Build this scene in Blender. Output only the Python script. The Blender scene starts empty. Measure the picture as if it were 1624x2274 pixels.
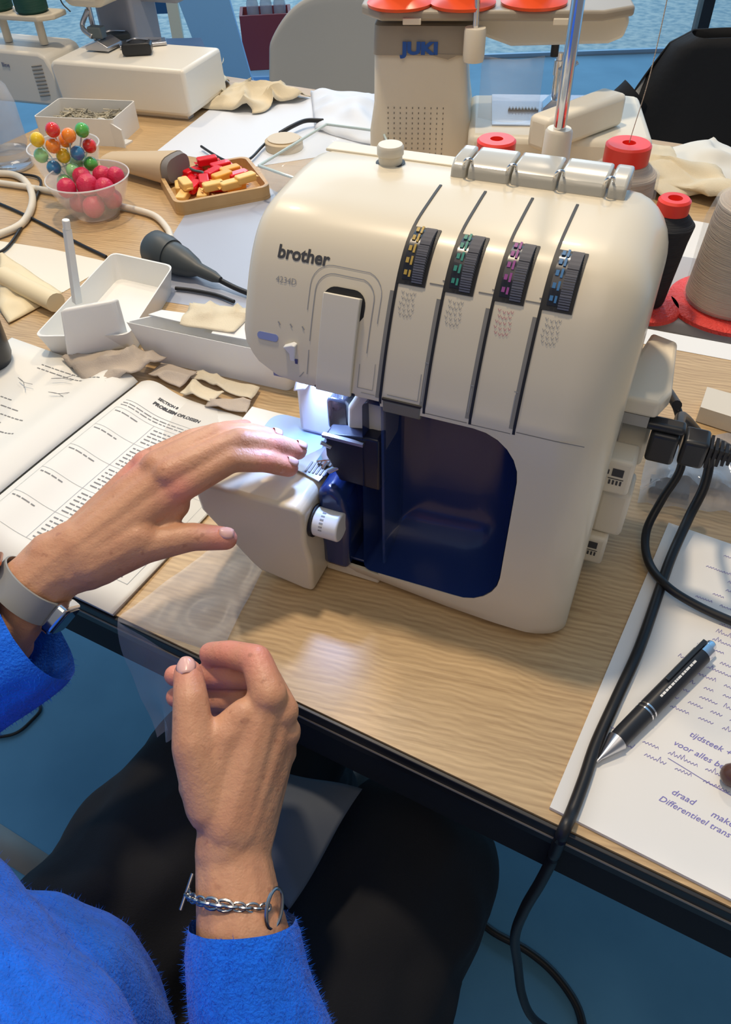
import bpy, bmesh, math, random
from mathutils import Vector, Matrix, noise
random.seed(7)
PI = math.pi
C = bpy.context.scene.collection
SC = bpy.context.scene
T = 0.75                                   # table top height
# ------------------------------------------------------------ camera
pit, rol = math.radians(45.3), math.radians(2.0)
FW = Vector((0, math.cos(pit), -math.sin(pit)))
R0, U0 = Vector((1, 0, 0)), Vector((0, math.sin(pit), math.cos(pit)))
RT = math.cos(rol)*R0 - math.sin(rol)*U0
UP = math.cos(rol)*U0 + math.sin(rol)*R0
FPX = 1700.0
CAM = Vector((0, 0, T+0.5))
cd = bpy.data.cameras.new('camera'); cam = bpy.data.objects.new('camera', cd); C.objects.link(cam)
m = Matrix((RT, UP, -FW)).transposed().to_4x4(); m.translation = CAM; cam.matrix_world = m
cd.sensor_fit = 'VERTICAL'; cd.sensor_height = 24; cd.sensor_width = 24
cd.lens = 24*FPX/2274; cd.clip_start = 0.01; cd.clip_end = 60
SC.camera = cam
# ------------------------------------------------------------ light
SC.view_settings.view_transform = 'Standard'; SC.view_settings.look = 'None'
SC.view_settings.exposure = -0.14; SC.view_settings.gamma = 1
SC.view_settings.use_curve_mapping = False
w = bpy.data.worlds.new('daylight'); SC.world = w; w.use_nodes = True
wn = w.node_tree; bg = wn.nodes['Background']
tc = wn.nodes.new('ShaderNodeTexCoord'); sp = wn.nodes.new('ShaderNodeSeparateXYZ'); cr = wn.nodes.new('ShaderNodeValToRGB')
mp = wn.nodes.new('ShaderNodeMapRange'); mp.inputs[1].default_value = -0.6; mp.inputs[2].default_value = 1.0
wn.links.new(tc.outputs['Generated'], sp.inputs[0]); wn.links.new(sp.outputs['Y'], mp.inputs[0]); wn.links.new(mp.outputs[0], cr.inputs[0]); wn.links.new(cr.outputs[0], bg.inputs[0])
e = cr.color_ramp.elements; e[0].position = 0.2; e[0].color = (0.16, 0.17, 0.19, 1); e[1].position = 0.85; e[1].color = (0.25, 0.60, 1.0, 1)
bg.inputs[1].default_value = 1.15
def area(name, loc, tgt, size, power, col, shape='SQUARE', sy=None):
    l = bpy.data.lights.new(name, 'AREA'); l.energy = power; l.color = col; l.size = size; l.shape = shape
    if sy: l.size_y = sy
    o = bpy.data.objects.new(name, l); C.objects.link(o); o.location = loc
    d = Vector(tgt)-Vector(loc); o.rotation_euler = d.to_track_quat('-Z', 'Y').to_euler(); return o
WARM = (1.0, 0.80, 0.56)
area('ceiling_spot_light', (-0.20, 1.02, T+2.25), (0.0, 0.5, T), 0.17, 35, WARM, 'DISK')
area('ceiling_spot_light', (0.6, 2.3, T+2.3), (0.2, 1.1, T), 0.12, 18, WARM, 'DISK')
area('ceiling_spot_light', (-0.9, 2.4, T+2.3), (-0.4, 1.3, T), 0.12, 17, WARM, 'DISK')
area('overhead_fill_light', (-0.2, -0.6, T+1.9), (0.0, 0.6, T), 1.4, 10, (1.0, 0.84, 0.66))  # soft warm fill added overhead, not a fixture of the room
area('outdoor_daylight', (0, 7.4, 3.4), (0, 7.0, 0), 4.0, 150, (.80, .92, 1.0))
# ------------------------------------------------------------ geometry of the place
def P(u, v, z=0.0):
    "the point at height z over the table top that lies under picture point u, v"
    d = (u-812)*RT - (v-1137)*UP + FPX*FW
    t = (z+T-CAM.z)/d.z
    return CAM + d*t
def PV(u, v, x0, y0, yaw=0):
    "same, on the upright plane through x0, y0"
    a = math.radians(yaw); n = Vector((-math.sin(a), math.cos(a), 0))
    d = (u-812)*RT - (v-1137)*UP + FPX*FW
    return CAM + d*((Vector((x0, y0, CAM.z))-CAM).dot(n)/d.dot(n))
# ------------------------------------------------------------ materials
MATS = {}
def mat(name, col, rough=0.5, metal=0.0, bump=0.0, bscale=200, var=0.0, vscale=20, stretch=None, trans=0.0, ior=1.45,
        sss=0.0, sheen=0.0, coat=0.0, emit=None, estr=0, alpha=1.0, col2=None, spec=0.5):
    if name in MATS: return MATS[name]
    m = bpy.data.materials.new(name); m.use_nodes = True; nt = m.node_tree; b = nt.nodes['Principled BSDF']
    def S(k, v):
        if k in b.inputs: b.inputs[k].default_value = v
    S('Base Color', (*col, 1)); S('Roughness', rough); S('Metallic', metal); S('IOR', ior); S('Transmission Weight', trans)
    S('Subsurface Weight', sss); S('Subsurface Scale', 0.006); S('Subsurface Radius', (1.0, 0.35, 0.2)); S('Sheen Weight', sheen); S('Coat Weight', coat); S('Alpha', alpha)
    S('Specular IOR Level', spec)
    if emit: S('Emission Color', (*emit, 1)); S('Emission Strength', estr)
    t = nt.nodes.new('ShaderNodeTexCoord')
    def nz(scale, det=4):
        mpn = nt.nodes.new('ShaderNodeMapping'); nn = nt.nodes.new('ShaderNodeTexNoise')
        nt.links.new(t.outputs['Object'], mpn.inputs[0]); nt.links.new(mpn.outputs[0], nn.inputs['Vector'])
        if stretch: mpn.inputs['Rotation'].default_value = (0, 0, stretch[1]); mpn.inputs['Scale'].default_value = stretch[0]
        nn.inputs['Scale'].default_value = scale; nn.inputs['Detail'].default_value = det; return nn
    if var > 0 or col2:
        nn = nz(vscale); r = nt.nodes.new('ShaderNodeValToRGB'); nt.links.new(nn.outputs['Fac'], r.inputs[0])
        c2 = col2 or tuple(c*(1-var) for c in col)
        r.color_ramp.elements[0].position = .36; r.color_ramp.elements[0].color = (*c2, 1)
        r.color_ramp.elements[1].position = .64; r.color_ramp.elements[1].color = (*col, 1)
        nt.links.new(r.outputs[0], b.inputs['Base Color'])
    if bump > 0:
        nn = nz(bscale); bp = nt.nodes.new('ShaderNodeBump'); bp.inputs['Strength'].default_value = bump; bp.inputs['Distance'].default_value = 0.002
        nt.links.new(nn.outputs['Fac'], bp.inputs['Height']); nt.links.new(bp.outputs[0], b.inputs['Normal'])
    MATS[name] = m; return m
CREAM = mat('cream_plastic', (0.68, 0.605, 0.465), 0.30, coat=0.12)
CREAM2 = mat('pale_plastic', (0.71, 0.65, 0.53), 0.35)
GREYP = mat('grey_plastic', (0.36, 0.35, 0.33), 0.35)
SLOT = mat('slot_black', (0.012, 0.012, 0.014), 0.5)
GROOVE = mat('groove_grey', (0.22, 0.21, 0.19), 0.5)
NAVY = mat('navy_plastic', (0.012, 0.028, 0.12), 0.24, coat=0.3)
CHROME = mat('chrome', (0.75, 0.76, 0.8), 0.12, 1.0)
STEEL = mat('steel', (0.55, 0.56, 0.6), 0.3, 1.0)
BLACK = mat('black_rubber', (0.012, 0.012, 0.014), 0.42)
BLACKP = mat('black_plastic', (0.02, 0.022, 0.026), 0.3)
DKGREY = mat('dark_grey_plastic', (0.055, 0.065, 0.07), 0.45)
WHITEP = mat('white_plastic', (0.80, 0.80, 0.78), 0.3)
RED = mat('red_plastic', (0.85, 0.05, 0.03), 0.35)
REDM = mat('red_disc', (0.80, 0.06, 0.06), 0.5)
THREAD = mat('beige_thread', (0.56, 0.46, 0.35), 0.8, bump=0.8, bscale=30, stretch=((1, 1, 40), 0), var=0.15, vscale=8)
BTHREAD = mat('black_thread', (0.015, 0.017, 0.022), 0.7, bump=0.6, bscale=30, stretch=((1, 1, 40), 0))
GTHREAD = mat('green_thread', (0.01, 0.07, 0.055), 0.6, bump=0.6, bscale=30, stretch=((1, 1, 40), 0))
PAPER = mat('white_paper', (0.80, 0.79, 0.77), 0.7, var=0.03, vscale=6)
BLUEPAPER = mat('cool_white_paper', (0.72, 0.77, 0.86), 0.6)
INK = mat('ink_black', (0.05, 0.05, 0.055), 0.7)
INKG = mat('ink_grey', (0.30, 0.30, 0.30), 0.7)
PEN_INK = mat('ink_violet', (0.20, 0.18, 0.50), 0.7)
SKIN = mat('skin', (0.58, 0.30, 0.17), 0.46, sss=0.14, col2=(0.52, 0.25, 0.14), vscale=45, bump=0.25, bscale=260)
SKIN_TIP = mat('nail', (0.72, 0.42, 0.36), 0.25)
BLUE = mat('blue_wool', (0.0, 0.14, 0.78), 0.9, bump=0.8, bscale=500, sheen=0.12, col2=(0.0, 0.11, 0.62), vscale=90)
TROUSER = mat('black_trouser_cloth', (0.005, 0.006, 0.010), 0.85, bump=0.2, bscale=900)
CLOTH = mat('calico_cloth', (0.72, 0.63, 0.46), 0.85, bump=0.3, bscale=700, var=0.08, vscale=20)
TAUPE = mat('taupe_cloth', (0.50, 0.42, 0.34), 0.85, bump=0.3, bscale=700, var=0.06, vscale=20)
FELT = mat('felt_beige', (0.58, 0.45, 0.30), 0.9)
BAMBOO = mat('bamboo', (0.62, 0.40, 0.18), 0.4, col2=(0.52, 0.32, 0.13), vscale=12, stretch=((1, 9, 1), 0))
GLASS = mat('clear_glass', (0.95, 0.97, 0.97), 0.03, trans=1.0, ior=1.45)
def film(name, col, alpha, rough=0.15):
    if name in MATS: return MATS[name]
    m = bpy.data.materials.new(name); m.use_nodes = True; nt = m.node_tree; b = nt.nodes['Principled BSDF']
    b.inputs['Base Color'].default_value = (*col, 1); b.inputs['Roughness'].default_value = rough; b.inputs['Alpha'].default_value = alpha
    n = nt.nodes.new('ShaderNodeTexNoise'); n.inputs['Scale'].default_value = 14; bp = nt.nodes.new('ShaderNodeBump'); bp.inputs['Strength'].default_value = .25
    bp.inputs['Distance'].default_value = 0.01; t = nt.nodes.new('ShaderNodeTexCoord')
    nt.links.new(t.outputs['Object'], n.inputs['Vector']); nt.links.new(n.outputs['Fac'], bp.inputs['Height']); nt.links.new(bp.outputs[0], b.inputs['Normal'])
    MATS[name] = m; return m
FILM = film('clear_film', (0.62, 0.64, 0.70), 0.30, .3)
BOT = film('bottle_plastic', (0.7, 0.72, 0.76), 0.22, .12)
PKT = film('packet_film', (0.7, 0.74, 0.80), 0.42, .06)
FILM2 = film('clear_plastic_sheet', (0.8, 0.82, 0.86), 0.14, 0.08)
# ------------------------------------------------------------ mesh helpers
def new(): return bmesh.new()
def link(name, me, parent=None, loc=None):
    o = bpy.data.objects.new(name, me); C.objects.link(o)
    if parent: o.parent = parent
    if loc is not None: o.location = loc
    return o
def obj(name, bm, m, parent=None, bevel=0, seg=3, sub=0, smooth=38, loc=None, solid=0):
    bmesh.ops.recalc_face_normals(bm, faces=bm.faces) if not solid else None
    me = bpy.data.meshes.new(name); bm.to_mesh(me); bm.free()
    for mm in (m if isinstance(m, (list, tuple)) else [m]): me.materials.append(mm)
    for p in me.polygons: p.use_smooth = True
    me.set_sharp_from_angle(angle=math.radians(smooth))
    o = link(name, me, parent, loc)
    if solid: s = o.modifiers.new('s', 'SOLIDIFY'); s.thickness = solid; s.offset = 0
    if bevel: b = o.modifiers.new('b', 'BEVEL'); b.width = bevel; b.segments = seg; b.limit_method = 'ANGLE'; b.angle_limit = math.radians(35); b.harden_normals = False
    if sub: s = o.modifiers.new('u', 'SUBSURF'); s.levels = sub; s.render_levels = sub
    return o
def bake(o):
    dg = bpy.context.evaluated_depsgraph_get(); dg.update()
    me = bpy.data.meshes.new_from_object(o.evaluated_get(dg)); o.modifiers.clear(); o.data = me; return o
def tag(o, label, cat, group=None, kind=None):
    if label: o['label'] = label
    if cat: o['category'] = cat
    if group: o['group'] = group
    if kind: o['kind'] = kind
    return o
def thing(name, label, cat, loc=(0, 0, 0), yaw=0, group=None):
    o = bpy.data.objects.new(name, None); C.objects.link(o); o.location = loc; o.rotation_euler = (0, 0, math.radians(yaw)); o.empty_display_size = 0.02
    tag(o, label, cat, group); return o
def box(bm, x0, x1, y0, y1, z0, z1, M=None):
    vs = [bm.verts.new((x, y, z)) for x in (x0, x1) for y in (y0, y1) for z in (z0, z1)]
    for f in ((0, 1, 3, 2), (4, 6, 7, 5), (0, 4, 5, 1), (2, 3, 7, 6), (0, 2, 6, 4), (1, 5, 7, 3)): bm.faces.new([vs[i] for i in f])
    if M: bmesh.ops.transform(bm, matrix=M, verts=vs)
    return vs
def prism(bm, poly, a0, a1, ax='y', M=None):
    def mk(p, a): return {'y': (p[0], a, p[1]), 'x': (a, p[0], p[1]), 'z': (p[0], p[1], a)}[ax]
    A = [bm.verts.new(mk(p, a0)) for p in poly]; B = [bm.verts.new(mk(p, a1)) for p in poly]; n = len(poly)
    bm.faces.new(A); bm.faces.new(B[::-1])
    for i in range(n): bm.faces.new((A[i], B[i], B[(i+1) % n], A[(i+1) % n]))
    if M: bmesh.ops.transform(bm, matrix=M, verts=A+B)
    return A+B
def lathe(bm, prof, seg=32, M=None, cap=True):
    rings = []; vs = []
    for r, z in prof:
        ring = [bm.verts.new((r*math.cos(2*PI*i/seg), r*math.sin(2*PI*i/seg), z)) for i in range(seg)]; rings.append(ring); vs += ring
    for a, b in zip(rings, rings[1:]):
        for i in range(seg): bm.faces.new((a[i], a[(i+1) % seg], b[(i+1) % seg], b[i]))
    if cap: bm.faces.new(rings[0][::-1]); bm.faces.new(rings[-1])
    if M: bmesh.ops.transform(bm, matrix=M, verts=vs)
    return vs
def loft(bm, rings, closed=True, cap=True):
    R = [[bm.verts.new(p) for p in r] for r in rings]; n = len(R[0])
    for a, b in zip(R, R[1:]):
        for i in range(n if closed else n-1): bm.faces.new((a[i], a[(i+1) % n], b[(i+1) % n], b[i]))
    if cap and closed: bm.faces.new(R[0][::-1]); bm.faces.new(R[-1])
    return R
def spline(pts, n=8):
    pts = [Vector(p) for p in pts]; q = [2*pts[0]-pts[1]] + pts + [2*pts[-1]-pts[-2]]; out = []
    for i in range(1, len(q)-2):
        for k in range(n):
            t = k/n; a, b, c, d = q[i-1:i+3]
            out.append(0.5*((2*b)+(c-a)*t+(2*a-5*b+4*c-d)*t*t+(3*b-a-3*c+d)*t**3))
    out.append(pts[-1]); return out
def tube(bm, pts, r, seg=8, n=8, sm=True, flat=1.0, r2=None):
    ps = spline(pts, n) if sm and len(pts) > 2 else [Vector(p) for p in pts]
    up = Vector((0, 0, 1)); rings = []; k = len(ps)
    for i, p in enumerate(ps):
        t = (ps[min(i+1, k-1)]-ps[max(i-1, 0)]).normalized()
        s = t.cross(up)
        s = s.normalized() if s.length > 1e-3 else Vector((1, 0, 0))
        u = s.cross(t).normalized(); rr = r if r2 is None else r+(r2-r)*i/(k-1)
        rings.append([p+(s*math.cos(2*PI*j/seg)+u*math.sin(2*PI*j/seg)*flat)*rr for j in range(seg)])
    loft(bm, rings)
def sphere(bm, c, r, u=14, v=10, S=None):
    M = Matrix.Translation(c) @ (S.to_4x4() if S else Matrix.Identity(4))
    bmesh.ops.create_uvsphere(bm, u_segments=u, v_segments=v, radius=r, matrix=M)
def cyl(bm, p0, p1, r0, r1=None, seg=20):
    p0, p1 = Vector(p0), Vector(p1); d = p1-p0; q = d.to_track_quat('Z', 'Y').to_matrix().to_4x4(); q.translation = p0
    lathe(bm, [(r0, 0), (r0 if r1 is None else r1, d.length)], seg, q)
def grid(bm, f, nu, nv):
    V = [[bm.verts.new(f(i/nu, j/nv)) for j in range(nv+1)] for i in range(nu+1)]
    for i in range(nu):
        for j in range(nv): bm.faces.new((V[i][j], V[i+1][j], V[i+1][j+1], V[i][j+1]))
def text_bm(s, size, bold=0.0, shear=0.0, ext=0.0, cx=False):
    cu = bpy.data.curves.new('t', 'FONT'); cu.body = s; cu.size = size; cu.offset = bold; cu.shear = shear; cu.extrude = ext; cu.resolution_u = 3
    if cx: cu.align_x = 'CENTER'
    o = bpy.data.objects.new('t', cu); C.objects.link(o); dg = bpy.context.evaluated_depsgraph_get(); dg.update()
    me = bpy.data.meshes.new_from_object(o.evaluated_get(dg)); bm = new(); bm.from_mesh(me)
    bpy.data.objects.remove(o); bpy.data.meshes.remove(me); bpy.data.curves.remove(cu); return bm
def add_text(bm, s, size, M, **k):
    b = text_bm(s, size, **k); bmesh.ops.transform(b, matrix=M, verts=b.verts); me = bpy.data.meshes.new('x'); b.to_mesh(me); b.free(); bm.from_mesh(me); bpy.data.meshes.remove(me)
def frame(o, x, y, z=None):
    "matrix with origin o and axes x, y"
    x = Vector(x).normalized(); z = x.cross(Vector(y)).normalized(); y = z.cross(x)
    M = Matrix((x, y, z)).transposed().to_4x4(); M.translation = o; return M
def rrect(x0, x1, z0, z1, r, n=6, rs=None):
    rs = rs or (r, r, r, r); out = []
    for (cx, cz, a0, rr) in ((x1-rs[0], z0+rs[0], -90, rs[0]), (x1-rs[1], z1-rs[1], 0, rs[1]), (x0+rs[2], z1-rs[2], 90, rs[2]), (x0+rs[3], z0+rs[3], 180, rs[3])):
        for k in range(n+1): a = math.radians(a0+90*k/n); out.append((cx+rr*math.cos(a), cz+rr*math.sin(a)))
    return out
def sheet(name, pts, m, label, cat, th=0.0006, group=None, **k):
    c = sum(pts, Vector())/len(pts); bm = new()
    A = [bm.verts.new(p-c) for p in pts]; B = [bm.verts.new(p-c+Vector((0, 0, th))) for p in pts]; n = len(pts)
    bm.faces.new(A[::-1]); bm.faces.new(B)
    for i in range(n): bm.faces.new((A[i], A[(i+1) % n], B[(i+1) % n], B[i]))
    o = obj(name, bm, m, loc=c, **k); return tag(o, label, cat, group)
def rag(name, q, m, label, cat, amp=0.01, h=0.012, th=0.001, seed=0, n=22, group=None, freq=18, edge=0.0):
    "crumpled cloth lying between four corners q"
    c = sum(q, Vector())/4
    def f(s, t):
        p = (q[0]*(1-s)+q[1]*s)*(1-t)+(q[3]*(1-s)+q[2]*s)*t - c
        w_ = noise.noise(Vector((p.x*freq+seed*3.1, p.y*freq, seed)))
        w2 = noise.noise(Vector((p.x*freq*2.3, p.y*freq*2.3+seed, seed+5)))
        m_ = math.sin(PI*s)**.5*math.sin(PI*t)**.5 if 0 < s < 1 and 0 < t < 1 else 0
        dx = noise.noise(Vector((s*3, t*3, seed+9)))*edge; dy = noise.noise(Vector((s*3, t*3, seed+19)))*edge
        ridge = (1-min(1, abs(w_)*2.6))**2
        return Vector((p.x+dx, p.y+dy, p.z+th+h*m_*(.5+.5*w2)+ridge*amp+abs(w2)*amp*.25))
    bm = new(); grid(bm, f, n, n); o = obj(name, bm, m, loc=c, solid=th, smooth=60); return tag(o, label, cat, group)
# ------------------------------------------------------------ setting
X_ = Vector((0.8712, -0.4909, 0)); N_ = Vector((0.4909, 0.8712, 0)); E0 = Vector((-0.208, 0.384, T))
def tb(a, b, z=0): return E0 + X_*a + N_*b + Vector((0, 0, z))
def wood_mat():
    m = bpy.data.materials.new('oak_laminate'); m.use_nodes = True; nt = m.node_tree; b = nt.nodes['Principled BSDF']; L = nt.links.new
    t = nt.nodes.new('ShaderNodeTexCoord'); mp1 = nt.nodes.new('ShaderNodeMapping'); mp1.vector_type = 'TEXTURE'
    mp1.inputs['Rotation'].default_value = (0, 0, math.radians(14.0)); mp1.inputs['Scale'].default_value = (1.0, .05, 1)
    n1 = nt.nodes.new('ShaderNodeTexNoise'); n1.inputs['Scale'].default_value = 16; n1.inputs['Detail'].default_value = 6; n1.inputs['Distortion'].default_value = 1.2
    mp2 = nt.nodes.new('ShaderNodeMapping'); mp2.vector_type = 'TEXTURE'; mp2.inputs['Rotation'].default_value = (0, 0, math.radians(14.0)); mp2.inputs['Scale'].default_value = (1, .02, 1)
    n2 = nt.nodes.new('ShaderNodeTexNoise'); n2.inputs['Scale'].default_value = 6; n2.inputs['Detail'].default_value = 3
    wv = nt.nodes.new('ShaderNodeTexWave'); wv.wave_type = 'BANDS'; wv.bands_direction = 'Y'; wv.inputs['Scale'].default_value = 62; wv.inputs['Distortion'].default_value = 11; wv.inputs['Detail'].default_value = 3; wv.inputs['Detail Scale'].default_value = 0.5
    mp3 = nt.nodes.new('ShaderNodeMapping'); mp3.inputs['Rotation'].default_value = (0, 0, math.radians(-14)); mp3.inputs['Scale'].default_value = (0.6, 1, 1)
    for a, c_ in ((mp1, n1), (mp2, n2), (mp3, wv)): L(t.outputs['Object'], a.inputs[0]); L(a.outputs[0], c_.inputs['Vector'])
    mx = nt.nodes.new('ShaderNodeMix'); mx.data_type = 'FLOAT'; mx.inputs[0].default_value = .22; L(n1.outputs['Fac'], mx.inputs[2]); L(wv.outputs['Fac'], mx.inputs[3])
    mx2 = nt.nodes.new('ShaderNodeMix'); mx2.data_type = 'FLOAT'; mx2.inputs[0].default_value = .3; L(mx.outputs[0], mx2.inputs[2]); L(n2.outputs['Fac'], mx2.inputs[3])
    r = nt.nodes.new('ShaderNodeValToRGB'); L(mx2.outputs[0], r.inputs[0]); L(r.outputs[0], b.inputs['Base Color'])
    el = r.color_ramp.elements; el[0].position = .25; el[0].color = (0.36, 0.225, 0.105, 1); el[1].position = .72; el[1].color = (0.64, 0.45, 0.235, 1)
    bp = nt.nodes.new('ShaderNodeBump'); bp.inputs['Strength'].default_value = .12; bp.inputs['Distance'].default_value = .001; L(mx2.outputs[0], bp.inputs['Height']); L(bp.outputs[0], b.inputs['Normal'])
    b.inputs['Roughness'].default_value = .36; return m
FLOOR = mat('blue_grey_concrete', (0.12, 0.30, 0.46), 0.30, col2=(0.085, 0.23, 0.37), vscale=3.5)
bm = new(); box(bm, -4, 4, -2.5, 4.7, -.1, 0); tag(obj('floor', bm, FLOOR), None, None, kind='structure')
PAVE = mat('outdoor_paving', (0.42, 0.56, 0.58), 0.8, col2=(0.20, 0.36, 0.44), vscale=22, bump=.4, bscale=60)
bm = new(); box(bm, -4, 4, 4.7, 9.5, -.12, -.03); tag(obj('trim_1', bm, PAVE), None, None, kind='structure')
wd = bpy.data.objects.new('window_1', None); C.objects.link(wd); wd['kind'] = 'structure'; wd.location = (0, 4.7, 0)
bm = new(); box(bm, -4, 4, -.004, .004, .03, 2.6); o = obj('glass_pane', bm, mat('window_glass', (1, 1, 1), 0.0, alpha=0.06), wd)
bm = new(); box(bm, 1.86, 1.92, -.04, .04, 0, 2.6); box(bm, -2.2, -2.14, -.04, .04, 0, 2.6); obj('mullion', bm, BLACKP, wd)
bm = new(); box(bm, -4, 4, -.012, .012, 0, .02); obj('sill', bm, STEEL, wd)
# ------------------------------------------------------------ table
tab = thing('work_table', 'long oak laminate work table with black edge and black frame under all the machines', 'table', (E0.x, E0.y, 0), math.degrees(math.atan2(X_.y, X_.x)))
bm = new(); box(bm, -.9, 1.5, .002, 1.22, T-.022, T); obj('tabletop', bm, wood_mat(), tab)
bm = new(); box(bm, -.9, 1.5, -.0015, .0019, T-.024, T-.0015); box(bm, -.9, 1.5, 1.2201, 1.224, T-.024, T-.001); obj('edge_band', bm, BLACK, tab, bevel=.0008)
bm = new(); box(bm, -.9, 1.5, -.0025, -.0016, T-.0135, T-.012); obj('edge_line', bm, mat('edge_line_grey', (.32, .27, .22), .4), tab)
bm = new(); box(bm, -.88, 1.48, .004, .034, T-.075, T-.0225); box(bm, -.88, 1.48, 1.18, 1.21, T-.075, T-.0225); obj('frame', bm, mat('matt_black_frame', (.006, .006, .008), .75), tab, bevel=.001)
for x in (-.85, 1.4):
    for y in (.02, 1.17):
        bm = new(); box(bm, x, x+.05, y, y+.04, 0, T-.0755); obj('leg', bm, BLACKP, tab, bevel=.002)
# ------------------------------------------------------------ the overlock machine
c0 = P(1215, 1400)
YAW = -24.1
mc = thing('overlock_machine', 'cream four-thread overlock machine with navy looper bay and four tension dials', 'sewing machine', c0, YAW)
FP = [(p[0], p[1]) for p in spline([Vector((a, b, 0)) for a, b in [(0, .19), (.012, .222), (.028, .254), (.044, .2735), (.062, .2825), (.09, .2862), (.12, .288), (.148, .286), (.164, .277), (.172, .25)]], 6)]
low = [(.012, .002), (.005, .004), (.001, .009), (.0, .018), (0, .04), (0, .06), (0, .08), (0, .1), (0, .12), (0, .14), (0, .165)]
back = [(.174, .2), (.174, .12), (.174, .05), (.172, .006), (.168, .002)]
PROF = low + FP + back
def offset_prof(pr, d):
    out = []
    for y, z in pr:
        f = d*min(1, .45+.55*z/.2)
        out.append((.088+(y-.088)*(1-f/.088), .15+(z-.15)*(1-(f if z > .15 else .1*f)/.138)))
    return out
def lean(x, y, z):
    "the front face leans out towards its foot, most at the right-hand side"
    a = min(1, max(0, (.19-z)/.17)); b = .30+.70*min(1, max(0, (x+.19)/.13)); c = min(1, max(0, 1-y/.088))
    return -.016*a*b*c
rings = []
RR, RL = .034, .013
st = [(-.250+RL*(1-math.cos(a)), RL*(1-math.sin(a))) for a in [math.radians(k) for k in (0, 20, 40, 60, 90)]]
st += [(x, 0) for x in (-.2, -.14, -.08, -.04)]
st += [(.0125-RR*(1-math.sin(a)), RR*(1-math.cos(a))) for a in [math.radians(k) for k in (0, 12, 24, 36, 48, 60, 72, 82, 90)]]
for x, d in st: rings.append([(x, y+lean(x, y, z), z) for y, z in offset_prof(PROF, d)])
bm = new(); loft(bm, rings); body = obj('body', bm, CREAM, mc, smooth=50)
def cutter(poly, y0, y1, ax='y'):
    b = new(); prism(b, poly, y0, y1, ax); bmesh.ops.recalc_face_normals(b, faces=b.faces); me = bpy.data.meshes.new('c'); b.to_mesh(me); b.free(); o = bpy.data.objects.new('c', me); C.objects.link(o); o.parent = mc; return o
cuts = [cutter([(-.30, -.02), (-.30, .236), (-.262, .236), (-.2515, .220), (-.244, .207), (-.232, .196), (-.216, .189), (-.2, .187), (-.1402, .187), (-.1402, .016), (-.19, .016), (-.19, -.02)], -.1, .066),
        cutter([(-.31, -.03), (-.31, .2375), (-.2627, .2375), (-.2522, .2215), (-.2447, .2085), (-.2345, .194), (-.2345, -.03)], .05, .3),
        cutter([(-.15, .1835)]+[(-.15, .0175)]+[(x, z) for x, z in rrect(-.15, -.041, .026, .1835, .03, rs=(.034, .034, .001, .001)) if x > -.1], -.1, .052)]
for c_ in cuts:
    b = body.modifiers.new('x', 'BOOLEAN'); b.operation = 'DIFFERENCE'; b.object = c_; b.solver = 'EXACT'
bpy.context.view_layer.update(); bake(body)
for c_ in cuts: bpy.data.objects.remove(c_)
for p in body.data.polygons: p.use_smooth = True
body.data.set_sharp_from_angle(angle=math.radians(35))
# arc-length map of the front face: s = 0 at z .19
SL = [0]
for a, b in zip(FP, FP[1:]): SL.append(SL[-1]+math.hypot(b[0]-a[0], b[1]-a[1]))
def fs(x, s, off=0.0):
    if s <= 0: return Vector((x, -off, .19+s))
    i = 0
    while i < len(SL)-2 and SL[i+1] < s: i += 1
    k = (s-SL[i])/(SL[i+1]-SL[i]); a, b = FP[i], FP[i+1]; t = Vector((b[0]-a[0], b[1]-a[1])).normalized()
    y = a[0]+(b[0]-a[0])*k; z = a[1]+(b[1]-a[1])*k
    return Vector((x, y-t.y*off, z+t.x*off))
def ribbon(bm, x0, x1, s0, s1, off, th=0.0012, n=10, dx=0.0):
    lo = [[fs(x+dx*i/n, s0+(s1-s0)*i/n, off-th) for x in (x0, x1)] + [fs(x+dx*i/n, s0+(s1-s0)*i/n, off) for x in (x1, x0)] for i in range(n+1)]
    loft(bm, lo)
def surf_poly(bm, poly, off, th=.0012):
    "flat outline in (x, s) laid onto the front face as a thin slab"
    c = (sum(p[0] for p in poly)/len(poly), sum(p[1] for p in poly)/len(poly))
    A = [bm.verts.new(fs(p[0], p[1], off)) for p in poly]; B = [bm.verts.new(fs(p[0], p[1], off-th)) for p in poly]; n = len(poly)
    for i in range(n): bm.faces.new((A[i], B[i], B[(i+1) % n], A[(i+1) % n]))
    ct = bm.verts.new(fs(c[0], c[1], off))
    for i in range(n): bm.faces.new((A[i], A[(i+1) % n], ct))
def surf_line(bm, pts, wd_, off=.0004):
    for (a, b) in zip(pts, pts[1:]):
        a, b = Vector(a), Vector(b); t = (b-a).normalized()*1; nn = Vector((-t.y, t.x))*wd_/2
        k = max(1, int((b-a).length/.006)); prev = None
        for i in range(k+1):
            q = a+(b-a)*i/k; cur = (bm.verts.new(fs(q.x+nn.x, q.y+nn.y, off)), bm.verts.new(fs(q.x-nn.x, q.y-nn.y, off)))
            if prev: bm.faces.new((prev[0], prev[1], cur[1], cur[0]))
            prev = cur
def surf_text(bm, s, size, x, s0, off=.0004, **k):
    b = text_bm(s, size, **k)
    for v in b.verts: v.co = fs(x+v.co.x, s0+v.co.y, off)
    me = bpy.data.meshes.new('x'); b.to_mesh(me); b.free(); bm.from_mesh(me); bpy.data.meshes.remove(me)
XS = (-.1400, -.1090, -.0775, -.0485)
SW0, SW1, STP = .0765, .1125, .166          # dial window and slot end along the face
tint = ((.42, .28, .05), (.02, .22, .17), (.26, .05, .24), (.03, .15, .34))
bm = new()
for x in XS: ribbon(bm, x-.0009, x+.0009, -.004, STP, .0006, n=26)
obj('thread_slot', bm, SLOT, mc)
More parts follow.
